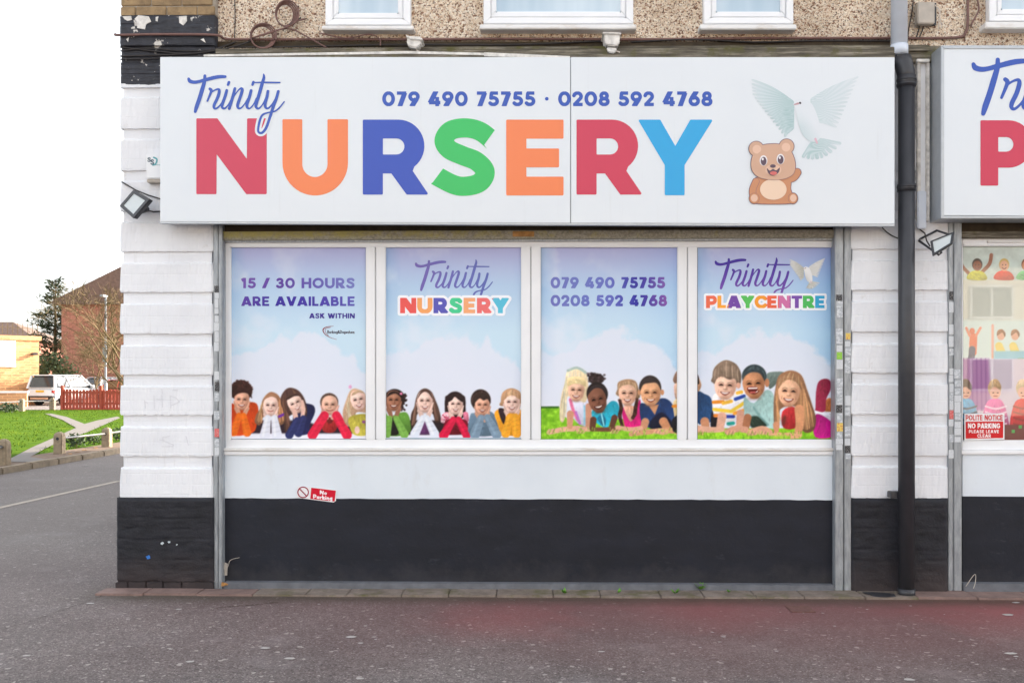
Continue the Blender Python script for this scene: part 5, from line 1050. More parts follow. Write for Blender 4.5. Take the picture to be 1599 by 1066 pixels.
c.poly([(1552, 548), (1760, 546), (1760, 606), (1552, 606)], (150, 196, 206), 3, 0); c.poly([(1590, 560), (1640, 558), (1640, 590), (1590, 590)], (130, 180, 120), 4, 0)
c.poly([(1500, 560), (1760, 560), (1760, 690), (1500, 690)], (206, 196, 206), 1, 0); c.poly([(1500, 560), (1544, 560), (1548, 640), (1500, 640)], (176, 130, 176), 5, 0)
for x in range(1504, 1544, 7): c.line([(x, 560), (x+1, 640)], 1.2, (140, 92, 146), 2, .6)
for x, y, hr, s1, s2 in ((1507, 603, (96, 66, 54), (96, 164, 196), (40, 60, 80)), (1553, 600, (196, 166, 128), (206, 110, 160), (236, 220, 230)), (1597, 610, (206, 182, 150), (196, 40, 56), (150, 24, 40)), (1650, 604, (110, 80, 60), (90, 150, 110), (60, 110, 80)), (1700, 602, (180, 140, 100), (220, 180, 80), (180, 130, 60))):
    c.poly([(x-18, 670), (x-14, 632), (x-2, 622), (x+12, 626), (x+20, 648), (x+20, 672)], s1, 1.4)
    for k in range(4): c.line([(x-14, 634+9*k), (x+2, 638+9*k), (x+18, 634+9*k)], 1.4, s2, 1, .8)
    c.ell(x, 606, 10.4, 13, hr, 1.6); c.ell(x+1, 613, 8.4, 9.4, (224, 176, 156), 1.6); c.ell(x-2, 613, 1.3, .8, (70, 50, 48), .9); c.ell(x+5, 613, 1.3, .8, (70, 50, 48), .9); c.poly([(x-10, 606), (x-6, 594), (x+4, 592), (x+10, 602), (x+8, 608), (x, 603)], hr, 1.5); c.line([(x-1, 618), (x+4, 618)], .6, (170, 80, 80), .8)
c.poly([(1500, 664), (1760, 660), (1760, 690), (1500, 690)], (122, 62, 56), 2, 0)
for k in range(26): 
    x = r_.uniform(1565, 1740); y = r_.uniform(652, 676); c.poly([(x, y), (x+5, y), (x+5, y+5), (x, y+5)], random.choice([(196, 206, 60), (206, 60, 60), (90, 170, 90), (240, 200, 60), (60, 90, 160)]), .8, 0)
c.C = np.clip(128+(c.C-128)*1.15-22, 0, 255); c.mesh('picture', PY, p5, 'print_glass')
# ================================================================ small notices
def card(name, label, pts, Y, mat, cat='notice'):
    o = empty(name, label, cat); q = [W(x, y, Y) for x, y in pts]; MB().prism([(a[0], a[2]) for a in q], Y, Y+.003).build('board', mat, o); return o
simple('card_white', (232, 230, 232), .35, .02)
ntc = card('notice', 'red and white polite notice about parking in the right window', [(1506, 687), (1568.5, 686), (1568.5, 645), (1506, 645.5)], FY-.006, 'card_white'); NY = FY-.0072
f = Field(1505, 656, 1569, 687, .5); f.poly([(1508, 658), (1566.5, 657.5), (1566.5, 683.5), (1508, 684.5)]); f.mesh('red_field', (206, 34, 40), NY, ntc, 'print')
words(ntc, 'POLITE NOTICE', 1508, 1566, 647.5, 656, (206, 58, 62), .2, .08, Y=NY, h=.3); words(ntc, 'NO PARKING', 1511.5, 1561.5, 660.5, 668.5, (244, 236, 236), .24, .1, Y=NY-.001, h=.3)
words(ntc, 'PLEASE LEAVE', 1513, 1560, 670.8, 675.8, (244, 232, 232), .2, .1, Y=NY-.001, h=.3); words(ntc, 'CLEAR', 1526, 1547.5, 677.4, 682.6, (244, 232, 232), .2, .1, Y=NY-.001, h=.3)
npk = card('notice', 'small tilted red no parking notice on the white stall riser', [(463, 776.5), (464.5, 758.5), (525.5, 765), (524.5, 781.5), (521, 784)], .054, 'card_white'); NY = .0528
f = Field(460, 755, 528, 788, .35); f.poly(inset(np.array([(486, 761), (524.5, 765.5), (522.5, 782.5), (484.5, 778.3)]), .8), .8); f.mesh('red_field', (206, 22, 50), NY, npk, 'print')
f = Field(460, 755, 490, 782, .3); a_ = arc(473.3, 768.2, 8.2, 8.2, 0, 360, 30); f.line(a_, .85); f.line([(468, 763), (478.5, 773.8)], .85); f.mesh('no_entry_ring', (150, 30, 60), NY, npk, 'print')
words(npk, 'No', 499.5, 510.5, 765, 771, (246, 232, 236), .24, .1, Y=NY-.001, h=.25, low=True, tilt=.1); words(npk, 'Parking', 489, 519, 771.2, 777.6, (246, 232, 236), .24, .08, Y=NY-.001, h=.25, low=True, tilt=.1)
alarm = empty('alarm_box', 'white alarm box with teal letters tucked behind the big sign', 'alarm box')
pprism('cover', [(227, 240), (258, 240), (258, 279), (229, 279)], -.07, .0, 'upvc', alarm, .006); prect('base', 229, 279.5, 257, 285, -.06, 0, 'grey_box', alarm, .004)
f = Field(228, 243, 252, 262, .3); put_text(f, 'S', 230, 235.5, 246, 253, .22); put_text(f, 'S', 235, 240.5, 249, 257.5, .22); f.mesh('lettering', (70, 96, 110), -.0715, alarm, 'print'); f = Field(238, 243, 252, 262, .3); f.line(cr_smooth([(240, 246), (245, 249), (243, 256), (238, 258)], 4, False), 1.2); f.line([(229, 257.5), (250, 257.8)], .4); f.mesh('swoosh', (96, 168, 176), -.0715, alarm, 'print')
# ================================================================ floodlights
def floodlight(label, quad, Yq, bracket, cab, lens_in):
    o = empty('floodlight', label, 'lamp'); q = [Vector(W(x, y, Yy)) for (x, y), Yy in zip(quad, Yq)]
    nrm = (q[1]-q[0]).cross(q[3]-q[0]).normalized()
    if nrm.y > 0: nrm = -nrm
    cen = sum(q, Vector())/4; ins = lambda k: [cen+(p-cen)*k for p in q]
    def slab(a, d0, d1): 
        m = MB(); m.add([p+nrm*d0 for p in a]+[p+nrm*d1 for p in a], [(0, 1, 2, 3), (7, 6, 5, 4)]+[(i, (i+1) % 4, (i+1) % 4+4, i+4) for i in range(4)]); return m
    slab(q, 0, -.035).build('casing', 'lamp_black', o, bevel=.004); slab(ins(.6), -.034, -.06).build('heat_sink', 'lamp_black', o, bevel=.006)
    m = MB(); a, b = q, ins(lens_in)
    for i in range(4):
        j = (i+1) % 4; m.add([a[i]+nrm*.008, a[j]+nrm*.008, b[j]+nrm*.008, b[i]+nrm*.008, a[i], a[j], b[j], b[i]], [(0, 1, 2, 3), (0, 4, 5, 1), (3, 2, 6, 7)])
    m.build('bezel', 'lamp_black', o); slab(ins(lens_in), .003, .001).build('lens', 'lamp_glass', o)
    for br in bracket: MB().tube([W(x, y, Yy) for x, y, Yy in br], .008, 6).build('bracket', 'lamp_black', o)
    for cb in cab: MB().tube([W(x, y, Yy) for x, y, Yy in cb], .005, 6).build('lead', 'black_cable', o)
    return o
fl = floodlight('black floodlight left of the big sign on the corner pier', [(188, 322), (209.5, 297), (234, 312), (209, 341)], (-.10, -.14, -.20, -.16), [[(215, 322, -.12), (224, 326, -.03), (226, 326, .01)]], [[(226, 327, -.02), (240, 331, -.02), (252, 330, -.02)], [(190, 284, .0), (212, 297, -.03), (232, 305, -.02), (252, 311, -.02)]], .74)
MB().tube([W(214, 326, -.12), W(222, 327, -.10), W(231, 327, -.06)], [.02, .03, .018], 10).build('sensor', 'lamp_black', fl, True)
floodlight('black floodlight on a square bracket beside the right shutter', [(1456, 399), (1452.5, 377), (1490, 362), (1487, 380)], (-.22, -.2, -.24, -.26), [[(1455, 390, -.16), (1435, 376, -.06), (1437, 373, -.02)], [(1437, 373, -.02), (1463, 360, -.04), (1481, 366, -.2)], [(1455, 390, -.16), (1466, 398, -.16), (1470, 394, -.2)]], [[(1433, 356, -.02), (1444, 364, -.03), (1447, 376, -.06), (1452, 384, -.12)]], .78)
# ================================================================ pipes, boxes and cables on the wall
dp = empty('downpipe', 'pale grey upper rainwater pipe on the pebbledash', 'pipe'); X = wx(1404, -.06); r = (wx(1417, -.06)-wx(1391, -.06))/2
MB().tube([(X, -.06, wz(1404, 72, -.06)), (X, -.06, ZT)], r*.96, 20).build('pipe', 'pale_pvc', dp, True); MB().tube([(X, -.06, wz(1404, 86, -.06)), (X, -.06, wz(1404, 71, -.06))], r*1.04, 20).build('collar', 'pale_pvc', dp, True)
dp2 = empty('downpipe', 'tall black rainwater pipe between the two shop fronts', 'pipe'); Yp = -.115; X2 = wx(1415.5, Yp); r2 = (wx(1428.5, Yp)-wx(1403.5, Yp))/2; Z = lambda y: wz(1415, y, Yp)
MB().tube([(X2, Yp, .01), (X2, Yp, Z(128))], r2, 24).build('pipe', 'black_plastic', dp2, True)
MB().tube([(X+.01, Yp+.02, Z(89)), (X+.014, Yp+.01, Z(100)), (X2-.004, Yp, Z(114)), (X2, Yp, Z(130))], [r2*1.06, r2*1.12, r2*1.1, r2*1.02], 24).build('elbow', 'black_plastic', dp2, True)
for y0, y1, k in ((119, 136, 1.14), (124, 127, 1.2), (131, 134, 1.2), (288, 299, 1.12), (290, 293, 1.17), (918, 930, 1.06)):
    MB().tube([(X2, Yp, Z(y1)), (X2, Yp, Z(y0))], r2*k, 24).build('collar', 'black_plastic', dp2, True)
MB().box(X2-.1, X2-.02, Yp+.02, -.02, Z(778), Z(768)).build('bracket', 'black_plastic', dp2, bevel=.004)
def cable(name, label, pts, r, mat, n=5, cat='cable'):
    """pts: (px,py,Y)"""
    P = cr_smooth([W(*p) for p in pts], n, False); return tag(MB().tube([tuple(p) for p in P], r, 7).build(name, mat, None, True), label, cat)
cable('cable', 'thick brown cable run along the wall above both signs', [(180, 54, .01), (187, 55, -.035), (250, 54, -.035), (335, 55, -.03), (352, 61, .04), (390, 62, .045), (480, 62, .045), (640, 62, .045), (800, 61, .045), (1000, 62, .045), (1200, 60, .045), (1388, 60, .045), (1460, 60, .045), (1500, 58, .045), (1508, 50, .045), (1511, 35, .045), (1511, -40, .045)], .0095, 'brown_cable')
lp = lambda cx, cy, rx, ry, a0, a1, n, Y: [(cx+rx*math.cos(math.radians(a)), cy+ry*math.sin(math.radians(a)), Y-.0005*i) for i, a in enumerate(np.linspace(a0, a1, n))]
coil = empty('cable_coil', 'two loops of brown cable tied up beside the left upstairs window', 'cable')
for k in range(4):
    P = cr_smooth([W(*p) for p in lp(445+k*1.1, 24-k*.9, 13.5+k*1.5, 17+k*1.2, 60, 420, 14, .03-.008*k)], 3, False); MB().tube([tuple(p) for p in P], .006, 6).build('loop', 'brown_cable', coil, True)
for k in range(3):
    P = cr_smooth([W(*p) for p in lp(409+k*1.2, 58-k*.8, 17+k*1.6, 17+k*1.2, 20, 380, 14, .02-.008*k)], 3, False); MB().tube([tuple(p) for p in P], .006, 6).build('loop', 'brown_cable', coil, True)
for pts in ([(392, 60, .01), (420, 52, .0), (450, 42, .0), (462, 34, .0), (476, 30, .02)], [(388, 62, .02), (430, 48, .01), (455, 46, .01), (480, 58, .01), (510, 75, -.03)], [(452, 40, .0), (470, 28, .02)]):
    P = cr_smooth([W(*p) for p in pts], 5, False); MB().tube([tuple(p) for p in P], .0055, 6).build('tail', 'brown_cable' if pts[0][0] != 452 else 'black_cable', coil, True)
cable('cable', 'black cables sagging across the dark corner brickwork', [(188, 74, -.01), (240, 80, -.012), (300, 84, -.01), (345, 74, .02), (368, 66, .045)], .006, 'black_cable')
cable('cable', 'black cable looping tightly across the middle of the dark corner', [(188, 80, -.012), (230, 76, -.014), (290, 80, -.012), (335, 78, .0), (356, 70, .03)], .005, 'black_cable')
cable('cable', 'lowest black cable on the dark corner just above the sign', [(188, 93, -.01), (230, 92, -.012), (280, 90, -.012), (330, 86, -.01), (350, 80, .02)], .005, 'black_cable')
cable('cable', 'lower black cable from the corner to the cable coil', [(188, 88, -.01), (260, 86, -.012), (320, 82, -.01), (370, 72, .0), (392, 64, .02)], .006, 'black_cable')
cable('cable', 'black cable lying along the cornice above the left half of the sign', [(365, 74, .02), (480, 73, .02), (620, 70, .02), (800, 70, .02), (900, 66, .03), (960, 64, .045)], .006, 'black_cable')
cable('cable', 'black cable along the cornice towards the pale pipe', [(985, 66, .04), (1080, 62, .04), (1180, 66, .03), (1270, 64, .04), (1390, 64, .04)], .0065, 'black_cable')
cable('cable', 'thin black drop wire beside the pale pipe', [(1428, -20, .045), (1424, 20, .04), (1419, 45, .04), (1417, 66, .03)], .004, 'black_cable')
cable('cable', 'thin dark wire down the pebbledash by the corner pier', [(366, -20, .05), (367, 30, .05), (366, 60, .045)], .0035, 'black_cable')
cable('cable', 'black wire curling out below the right end of the big sign', [(1374, 349, -.06), (1380, 358, -.03), (1391, 367, -.01), (1404, 373, -.02)], .0045, 'black_cable')
cable('cable', 'looped brown wires under the left upstairs window', [(500, 52, .0), (540, 60, .0), (575, 54, .0), (592, 60, .0), (594, 72, .0)], .005, 'brown_cable')
cable('cable', 'short frayed brown cable beside the right upstairs window', [(1520, -20, .045), (1528, 8, .03), (1527, 20, .03), (1519, 34, .03), (1516, 42, .045)], .006, 'brown_cable')
jb = empty('junction_box', 'grey junction box on the pebbledash right of the pale pipe', 'junction box')
prect('cover', 1433, 3, 1460, 37, -.03, .03, 'grey_box', jb, .006); prect('base', 1431, 5, 1462, 39, .03, .058, 'lamp_black', jb)
for a, b in (((1436, 38), (1431, 58)), ((1442, 40), (1436, 58))): MB().tube([W(*a, .03), W((a[0]+b[0])/2+1, (a[1]+b[1])/2, .03), W(*b, .04)], .0045, 6).build('lead', 'black_cable', jb)
for k in (0, 1): MB().tube([tuple(p) for p in cr_smooth([W(x, y, .03) for x, y in ((1460, 8), (1466+2*k, 18), (1469-3*k, 34), (1470-4*k, 45))], 4, False)], .003, 5).build('lead', 'white_cable', jb)
for x, lab, ang in ((646, 'broken white lamp bracket on the cornice left of centre', .3), (956, 'white lamp bracket on the cornice under the wide window', 0)):
    o = empty('lamp_bracket', lab, 'bracket')
    P = [(x-10, 56), (x+12, 57), (x+11, 70), (x+5, 75), (x-8, 73), (x-11, 66)] if ang else [(x-13, 51), (x+13, 52), (x+11, 69), (x+6, 72), (x-8, 71), (x-11, 66)]
    pprism('box', P, -.13, .03, 'old_white', o, .008)
    if not ang: pprism('foot', [(x-9, 74), (x+8, 75), (x+4, 83), (x-6, 82)], -.12, -.04, 'old_white', o, .006); pprism('lid', [(x-15, 50), (x+14, 51), (x+14, 54), (x-15, 53)], -.14, .03, 'old_white', o, .004)
    else: pprism('lid', [(x-12, 54), (x-6, 58), (x+14, 60), (x+13, 63), (x-4, 62), (x-12, 58)], -.14, .0, 'old_white', o, .004)
    MB().tube([W(x+2, 75, -.08), W(x+6, 80, -.1), W(x+12, 82, -.1)], .005, 5).build('wire', 'white_cable', o)
# ================================================================ litter and weeds at the foot of the wall
def flake(name, label, px, py, r, mat, cat, n=7, z=.004, h=.01):
    x, y, _ = G(px, py); q = random.Random(int(px*7+py)); top_ = [(x+r*math.cos(2*math.pi*i/n)*q.uniform(.6, 1.1), y+r*.8*math.sin(2*math.pi*i/n)*q.uniform(.6, 1.1), z+q.uniform(0, h)) for i in range(n)]
    m = MB(); m.add(top_+[(a, b, c_-.003) for a, b, c_ in top_], [tuple(range(n)), tuple(range(2*n-1, n-1, -1))]+[(i, i+n, (i+1) % n+n, (i+1) % n) for i in range(n)])
    return tag(m.build(name, mat), label, cat)
for px, py, r, lab in ((350, 921, .03, 'brown leaf by the left shutter rail'), (1309, 917, .025, 'orange leaf against the black wall near the right rail'), (1382, 921, .045, 'curled leaf left of the black pipe foot'), (1506, 919, .03, 'small brown leaf right of the far rail'), (1541, 921, .05, 'large tan leaf right of the far rail')):
    flake('fallen_leaf', lab, px, py, r, 'leaf_litter', 'leaf', 7, .03, .03)
flake('litter', 'dark flattened bag at the foot of the black pipe', 1375, 931, .12, 'black_plastic', 'litter', 9, .01, .02); flake('litter', 'crumpled white scrap by the black pipe', 1392, 923, .045, 'scrap', 'litter', 8, .02, .05)
flake('litter', 'white plastic scrap left against the black wall', 388, 915, .07, 'scrap', 'litter', 9, .03, .02)
tag(MB().tube([tuple(p) for p in cr_smooth([W(1508, 915, -.03), W(1522, 896, -.03), W(1523, 908, -.04), W(1520, 918, -.08)], 5, False)], .0026, 5).build('loose_wire', 'grey_box', None, True), 'loose white wire by the right shutter rail', 'wire')
tag(MB().tube([tuple(p) for p in cr_smooth([W(351, 893, .03), W(356, 884, .03), W(360, 874, .03), W(374, 870, .045)], 5, False)], .002, 5).build('loose_wire', 'grey_box', None, True), 'frayed pale wire low by the left rail', 'wire')
tag(pprism('wood_wedge', [(350, 898), (354, 898), (355, 880), (350, 878)], .035, .05, 'grey_box'), 'small wooden wedge beside the left rail', 'wedge')
tag(MB().box(*[G(1234, 954)[0], G(1272, 954)[0]], G(1250, 956)[1], G(1250, 946)[1], 0, .006).build('cover_plate', 'rusty_plate', None, bevel=.003), 'small rusty cover plate set in the pavement', 'cover')
for i, (px, py, s) in enumerate(((882, 930, .7), (966, 929, .6), (1054, 930, .8), (1094, 924, 1.1), (1138, 928, .6))):
    x, y, _ = G(px, py); m = MB(); q = random.Random(i)
    for k in range(14):
        a = q.uniform(0, 6.28); l = q.uniform(.02, .05)*s; p = Vector((x, y, .018)); d_ = Vector((math.cos(a), math.sin(a), q.uniform(.4, 1.2)))*l; sd_ = Vector((-math.sin(a), math.cos(a), 0))*l*.3
        m.add([p, p+d_*.5+sd_, p+d_, p+d_*.5-sd_], [(0, 1, 2, 3)])
    tag(m.build('weed', 'weed_leaf'), ['tiny weed left of the middle of the kerb line', 'small weed below the third poster', 'weed below the edge between third and fourth posters', 'largest green weed at the wall foot below the last poster', 'rightmost tiny weed below the last poster'][i], 'weed', 'weeds along the wall foot')
m = MB(); q = random.Random(11)
for k in range(130):
    x, y = q.uniform(-5.5, 4.6), q.uniform(-2.6, -.25); r = q.choice((.006, .008, .01, .014, .03)) * q.uniform(.7, 1.3); n = 6; b = [(x+r*math.cos(i)*q.uniform(.6, 1.2), y+r*.7*math.sin(i)*q.uniform(.6, 1.2), .004+r*.02) for i in np.linspace(0, 5.2, n)]
    m.add(b, [tuple(range(n))])
tag(m.build('pavement_litter', 'scrap'), 'pale chewing gum spots and crumbs scattered over the asphalt', 'litter', kind='stuff')
# ================================================================ beyond the side street
def gp(px, py): return Vector(G(px, py))
# grass blades on the lawn
q = np.random.default_rng(5); N = 26000
bx = q.uniform(-34, XK-1.2, N); by = lawn_y0+(lawn_y1-lawn_y0)*q.random(N)**1.4
path_px = np.array([(17, 715), (50, 698), (89, 681), (104, 674), (119, 667.5), (97, 655), (70, 645.5), (81, 645.5), (104, 650.5), (132, 661.5), (152, 656), (183, 650), (188, 652), (160, 664), (136, 674.5), (106, 684), (70, 700), (47, 713), (114, 718), (16, 720.5)])
gpth = np.array([G(x, y)[:2] for x, y in path_px]); keep = sd_poly(bx, by, gpth) > .06; bx, by = bx[keep], by[keep]; n = len(bx)
h = q.uniform(.02, .055, n); a = q.uniform(0, 6.28, n); w_ = .012; lx, ly = q.normal(0, .025, n), q.normal(0, .025, n)
V = np.stack([np.c_[bx-np.cos(a)*w_, by-np.sin(a)*w_, np.full(n, .05)], np.c_[bx+np.cos(a)*w_, by+np.sin(a)*w_, np.full(n, .05)], np.c_[bx+lx, by+ly, .05+h]], 1).reshape(-1, 3)
me = bpy.data.meshes.new('grass'); me.from_pydata(V.tolist(), [], np.arange(3*n).reshape(-1, 3).tolist()); tag(link(bpy.data.objects.new('grass', me), None, 'grass_blade'), 'short sunlit grass on the green across the side street', 'grass', kind='stuff')
# stone posts and rails
def bollard(px, base, hgt, label, r=.085):
    x, y, _ = G(px, base); o = empty('stone_post', label, 'post', (x, y, 0), 'stone posts round the green')
    m = MB(); b = r*1.15
    prof = [(b, 0), (r, .05), (r, hgt-.09), (r*.86, hgt-.035), (r*.45, hgt)]
    vs = [(sx*k, sy*k, z) for k, z in prof for sx, sy in ((-1, -1), (1, -1), (1, 1), (-1, 1))]; fs = [(4*i+j, 4*i+(j+1) % 4, 4*i+4+(j+1) % 4, 4*i+4+j) for i in range(len(prof)-1) for j in range(4)]+[tuple(range(4*len(prof)-4, 4*len(prof)))]
    m.add(vs, fs).build('shaft', 'bollard_stone', o, bevel=.012)
    MB().tube([(0, -r-.004, hgt-.13), (0, -r+.02, hgt-.13)], .03, 12).build('socket', 'dark_inside', o); return Vector((x, y, hgt-.13))
b0 = bollard(-90, 755, .5, 'nearest stone post, off the left edge'); b1 = bollard(6, 731.5, .5, 'stone post at the left picture edge beside the path'); b2 = bollard(93, 712.5, .48, 'stone post with a dark rail hole right of the path')
b3 = bollard(167, 701.5, .47, 'stone post nearest the white corner pier'); b4 = bollard(216, 692, .47, 'stone post hidden behind the corner pier')
for a, b, lab in ((b0, b1, 'steel rail running off the left edge from the path post'), (b2, b3, 'steel rail between the two posts right of the path'), (b3, b4, 'steel rail from the last post to the corner pier')):
    tag(MB().tube([a, b], .022, 8).build('guard_rail', 'rail_steel'), lab, 'rail')
c1 = bollard(34, 643.5, .62, 'far stone post left of the white car', .11); c2 = bollard(82, 640.5, .6, 'far stone post in front of the white car bumper', .11); c0 = bollard(-16, 646, .6, 'far stone post beyond the left edge', .11)
for a, b, lab in ((c0, c1, 'far rail left of the white car'), (c1, c2, 'far rail before the white car')): tag(MB().tube([a, b], .03, 6).build('guard_rail', 'rail_steel'), lab, 'rail')
# low shrubs on the soil
def leaves(m, cen, rad, n, size, seed, up=.3):
    r = random.Random(seed)
    for k in range(n):
        d_ = Vector((r.gauss(0, 1), r.gauss(0, 1), r.gauss(0, 1))).normalized(); p = Vector(cen)+Vector((d_.x*rad[0], d_.y*rad[1], d_.z*rad[2]))*r.uniform(.45, 1.05)
        t = Vector((r.gauss(0, 1), r.gauss(0, 1), r.gauss(up, 1))).normalized(); s_ = t.cross(Vector((r.gauss(0, 1), r.gauss(0, 1), r.gauss(0, 1)))).normalized(); l = size*r.uniform(.6, 1.3)
        m.add([p, p+t*l*.5+s_*l*.28, p+t*l, p+t*l*.5-s_*l*.28], [(0, 1, 2, 3)])
    return m
for i, (px, py, s, lab) in enumerate(((119, 702, .2, 'small green shrub right of the path post'), (146, 697, .16, 'small shrub between the two right posts'), (183, 690, .2, 'small shrub against the corner pier'), (8, 646, .3, 'far low bush at the left edge'), (20, 645, .26, 'far low bush left of the far post'))):
    x, y, _ = G(px, py); o = empty('shrub', lab, 'shrub', (x, y, .05), 'low shrubs on the green')
    leaves(MB(), (0, 0, s*.7), (s, s, s*.7), 170, s*.42, i).build('foliage', 'shrub_leaf', o); MB().tube([(0, 0, 0), (.01, 0, s*.7)], [.012, .006], 5).build('stem', 'bark', o)
for i, (px, py) in enumerate(((40, 729), (110, 714), (132, 708), (150, 704), (172, 699), (121, 711))):
    flake('fallen_leaf', ['leaf on the kerb side gravel', 'brown leaf by the path post', 'brown leaf on the soil mid bed', 'brown leaf before the small shrub', 'brown leaf before the last post', 'brown leaf below the shrub'][i], px, py, .06, 'leaf_litter', 'leaf', 7, .06, .03)
flake('litter', 'white paper scrap lying in the side street', 133, 727.5, .06, 'scrap', 'litter', 8, .006, .01)
# picket fence
fy = G(96, 640.5)[1]; fx0 = G(97, 640.5)[0]; D = fy+CD
fence = empty('picket_fence', 'red brown picket fence behind the green', 'fence', (fx0, fy, 0))
for k in range(30):
    m = MB(); hh = 1.02+random.uniform(-.03, .03); m.prism([(0, .06), (.135, .06), (.135, hh-.05), (.0675, hh), (0, hh-.05)], 0, .025)
    m.build('picket', 'fence_red', fence).location = (k*.163, random.uniform(0, .01), random.uniform(-.02, .02))
for z in (.3, .82): MB().box(-.05, 4.95, .028, .07, z, z+.09).build('rail', 'fence_red', fence)
MB().box(-.05, 4.95, -.005, .025, 0, .13).build('gravel_board', 'fence_red', fence)
for xx in (-.06, 1.83, 3.7): MB().box(xx, xx+.13, -.06, .09, 0, 1.2).build('post', 'fence_red', fence, bevel=.01)
# lamp column
lx_, ly_, _ = G(165, 639); lc = empty('lamp_column', 'slim grey lamp column in front of the brick house', 'lamp post', (lx_, ly_, 0)); MB().tube([(0, 0, 0), (0, 0, 1.3), (0, 0, 1.32), (0, 0, 5.6)], [.085, .085, .055, .045], 10).build('column', 'galvanised', lc, True)
MB().box(-.1, .1, -.14, -.05, 2.35, 3.1).build('sign_plate', 'galvanised', lc, bevel=.01); MB().tube([(0, 0, 4.55), (0, 0, 4.7)], .075, 10).build('band', 'black_plastic', lc); MB().box(-.1, .1, -.5, .1, 5.58, 5.68).build('lantern', 'galvanised', lc, bevel=.03)
# cars
def car(label, loc, rz, paint, L=4.5, Wd=1.85, H=1.72, suv=True):
    o = empty('parked_car', label, 'car', loc, 'cars parked beyond the green'); o.rotation_euler = (0, 0, rz); hw = Wd/2; wb = L*.29; wr = .36 if suv else .32
    sill, belt = (.32, .98) if suv else (.24, .88)
    # side outline of the lower body with wheel arches: +y is forward
    def arch(y): return [(y+(wr+.07)*math.cos(t), wr+(wr+.07)*math.sin(t)) for t in np.linspace(0, math.pi, 9)]
    prof = [(-L/2+.04, sill), (-L/2, .5), (-L/2+.02, belt-.1), (-L/2+.07, belt), (L*.16, belt+.02), (L/2-.35, belt-.08), (L/2-.06, belt-.22), (L/2, .55), (L/2-.05, sill)]
    prof += arch(wb)+arch(-wb)
    m = MB(); n = len(prof); m.add([(s*hw*k, y, z) for s, k in ((-1, 1), (1, 1)) for y, z in prof], [tuple(range(n)), tuple(range(2*n-1, n-1, -1))]+[(i, (i+1) % n, (i+1) % n+n, i+n) for i in range(n)])
    m.build('body', paint, o, bevel=.1)
    y0, y1, y2, y3 = (-L/2+.1, -L/2+.28, L*.06, L*.27) if suv else (-L/2+.12, -L/2+.55, L*.04, L*.25); kt = .80
    cab = [(-hw*.96, y0, belt), (hw*.96, y0, belt), (hw*.96, y3, belt), (-hw*.96, y3, belt), (-hw*kt, y1, H-.05), (hw*kt, y1, H-.05), (hw*kt, y2, H-.05), (-hw*kt, y2, H-.05)]
    MB().add(cab, [(0, 3, 2, 1), (4, 5, 6, 7), (0, 1, 5, 4), (1, 2, 6, 5), (2, 3, 7, 6), (3, 0, 4, 7)]).build('cabin_glass', 'car_glass', o, bevel=.09)
    MB().add([(-hw*kt-.02, y1-.12, H-.06), (hw*kt+.02, y1-.12, H-.06), (hw*kt+.02, y2+.05, H-.06), (-hw*kt-.02, y2+.05, H-.06), (-hw*.7, y1, H), (hw*.7, y1, H), (hw*.7, y2-.1, H), (-hw*.7, y2-.1, H)], [(0, 3, 2, 1), (4, 5, 6, 7), (0, 1, 5, 4), (1, 2, 6, 5), (2, 3, 7, 6), (3, 0, 4, 7)]).build('roof', paint, o, bevel=.03)
    P = lambda c_, t: Vector(cab[c_]).lerp(Vector(cab[c_+4]), t)
    for s, (a, b) in ((-1, (0, 3)), (1, (1, 2))):
        for t in (0.0, .40, .98): 
            p0_, p1_ = Vector(cab[a]).lerp(Vector(cab[b]), t), Vector(cab[a+4]).lerp(Vector(cab[b+4]), t); MB().tube([p0_+Vector((s*.005, 0, 0)), p1_], .05 if t else .075, 6).build('pillar', paint, o)
        m = MB(); m.box(s*hw*.98-.06, s*hw*.98+.1*s+.06, y3-.35, y3-.15, belt+.02, belt+.18).build('mirror', paint, o, bevel=.04)
    for s in (-1, 1):
        for y in (-wb, wb):
            w = MB().tube([(s*(hw-.2), y, wr), (s*(hw+.005), y, wr)], wr, 20).build('wheel', 'car_trim', o, True); MB().tube([(s*(hw+.004), y, wr), (s*(hw+.016), y, wr)], wr*.62, 14).build('rim', 'chrome', w)
        MB().box(s*hw*.98-.16*(s > 0)-.0, s*hw*.98+.16*(s < 0), -L/2-.012, -L/2+.2, belt-.26, belt-.1).build('tail_lamp', 'car_lamp', o, bevel=.02)
        MB().box(s*hw*.9-.3*(s > 0), s*hw*.9+.3*(s < 0), L/2-.22, L/2-.03, .62, .78).build('headlight', 'chrome', o, bevel=.03)
    MB().box(-hw*.96, hw*.96, -L/2-.05, -L/2+.2, .3, .56).build('rear_bumper', 'car_trim', o, bevel=.04); MB().box(-.6, .6, -L/2-.06, -L/2-.045, .36, .47).build('skid_plate', 'chrome', o)
    MB().box(-hw*.8, hw*.8, y0-.06, y0+.1, belt+.02, belt+.06).build('trim_strip', paint, o); MB().box(-.27, .27, -L/2-.014, -L/2+.02, belt-.22, belt-.1).build('number_plate', 'plate_yellow', o)
    return o
SX, SYY, _ = G(60, 633); DS = SYY+CD
car('white sport utility car parked beside the red fence', (SX+.75, SYY+1.9, 0), math.radians(-13), 'car_white', 4.55, 1.9, 1.76)
x, y, _ = G(128, 627); car('second white car half hidden behind the first', (x, y+5.5, 0), math.radians(-28), 'car_white', 4.3, 1.8, 1.66)
x, y, _ = G(172, 631); car('red hatchback behind the picket fence', (x+.2, y+1, 0), math.radians(62), 'car_red', 4.0, 1.75, 1.5, False)
x, y, _ = G(186, 627); car('pale car furthest right behind the lamp column', (x+1, y+8, 0), math.radians(80), 'car_white', 4.3, 1.8, 1.6, False)
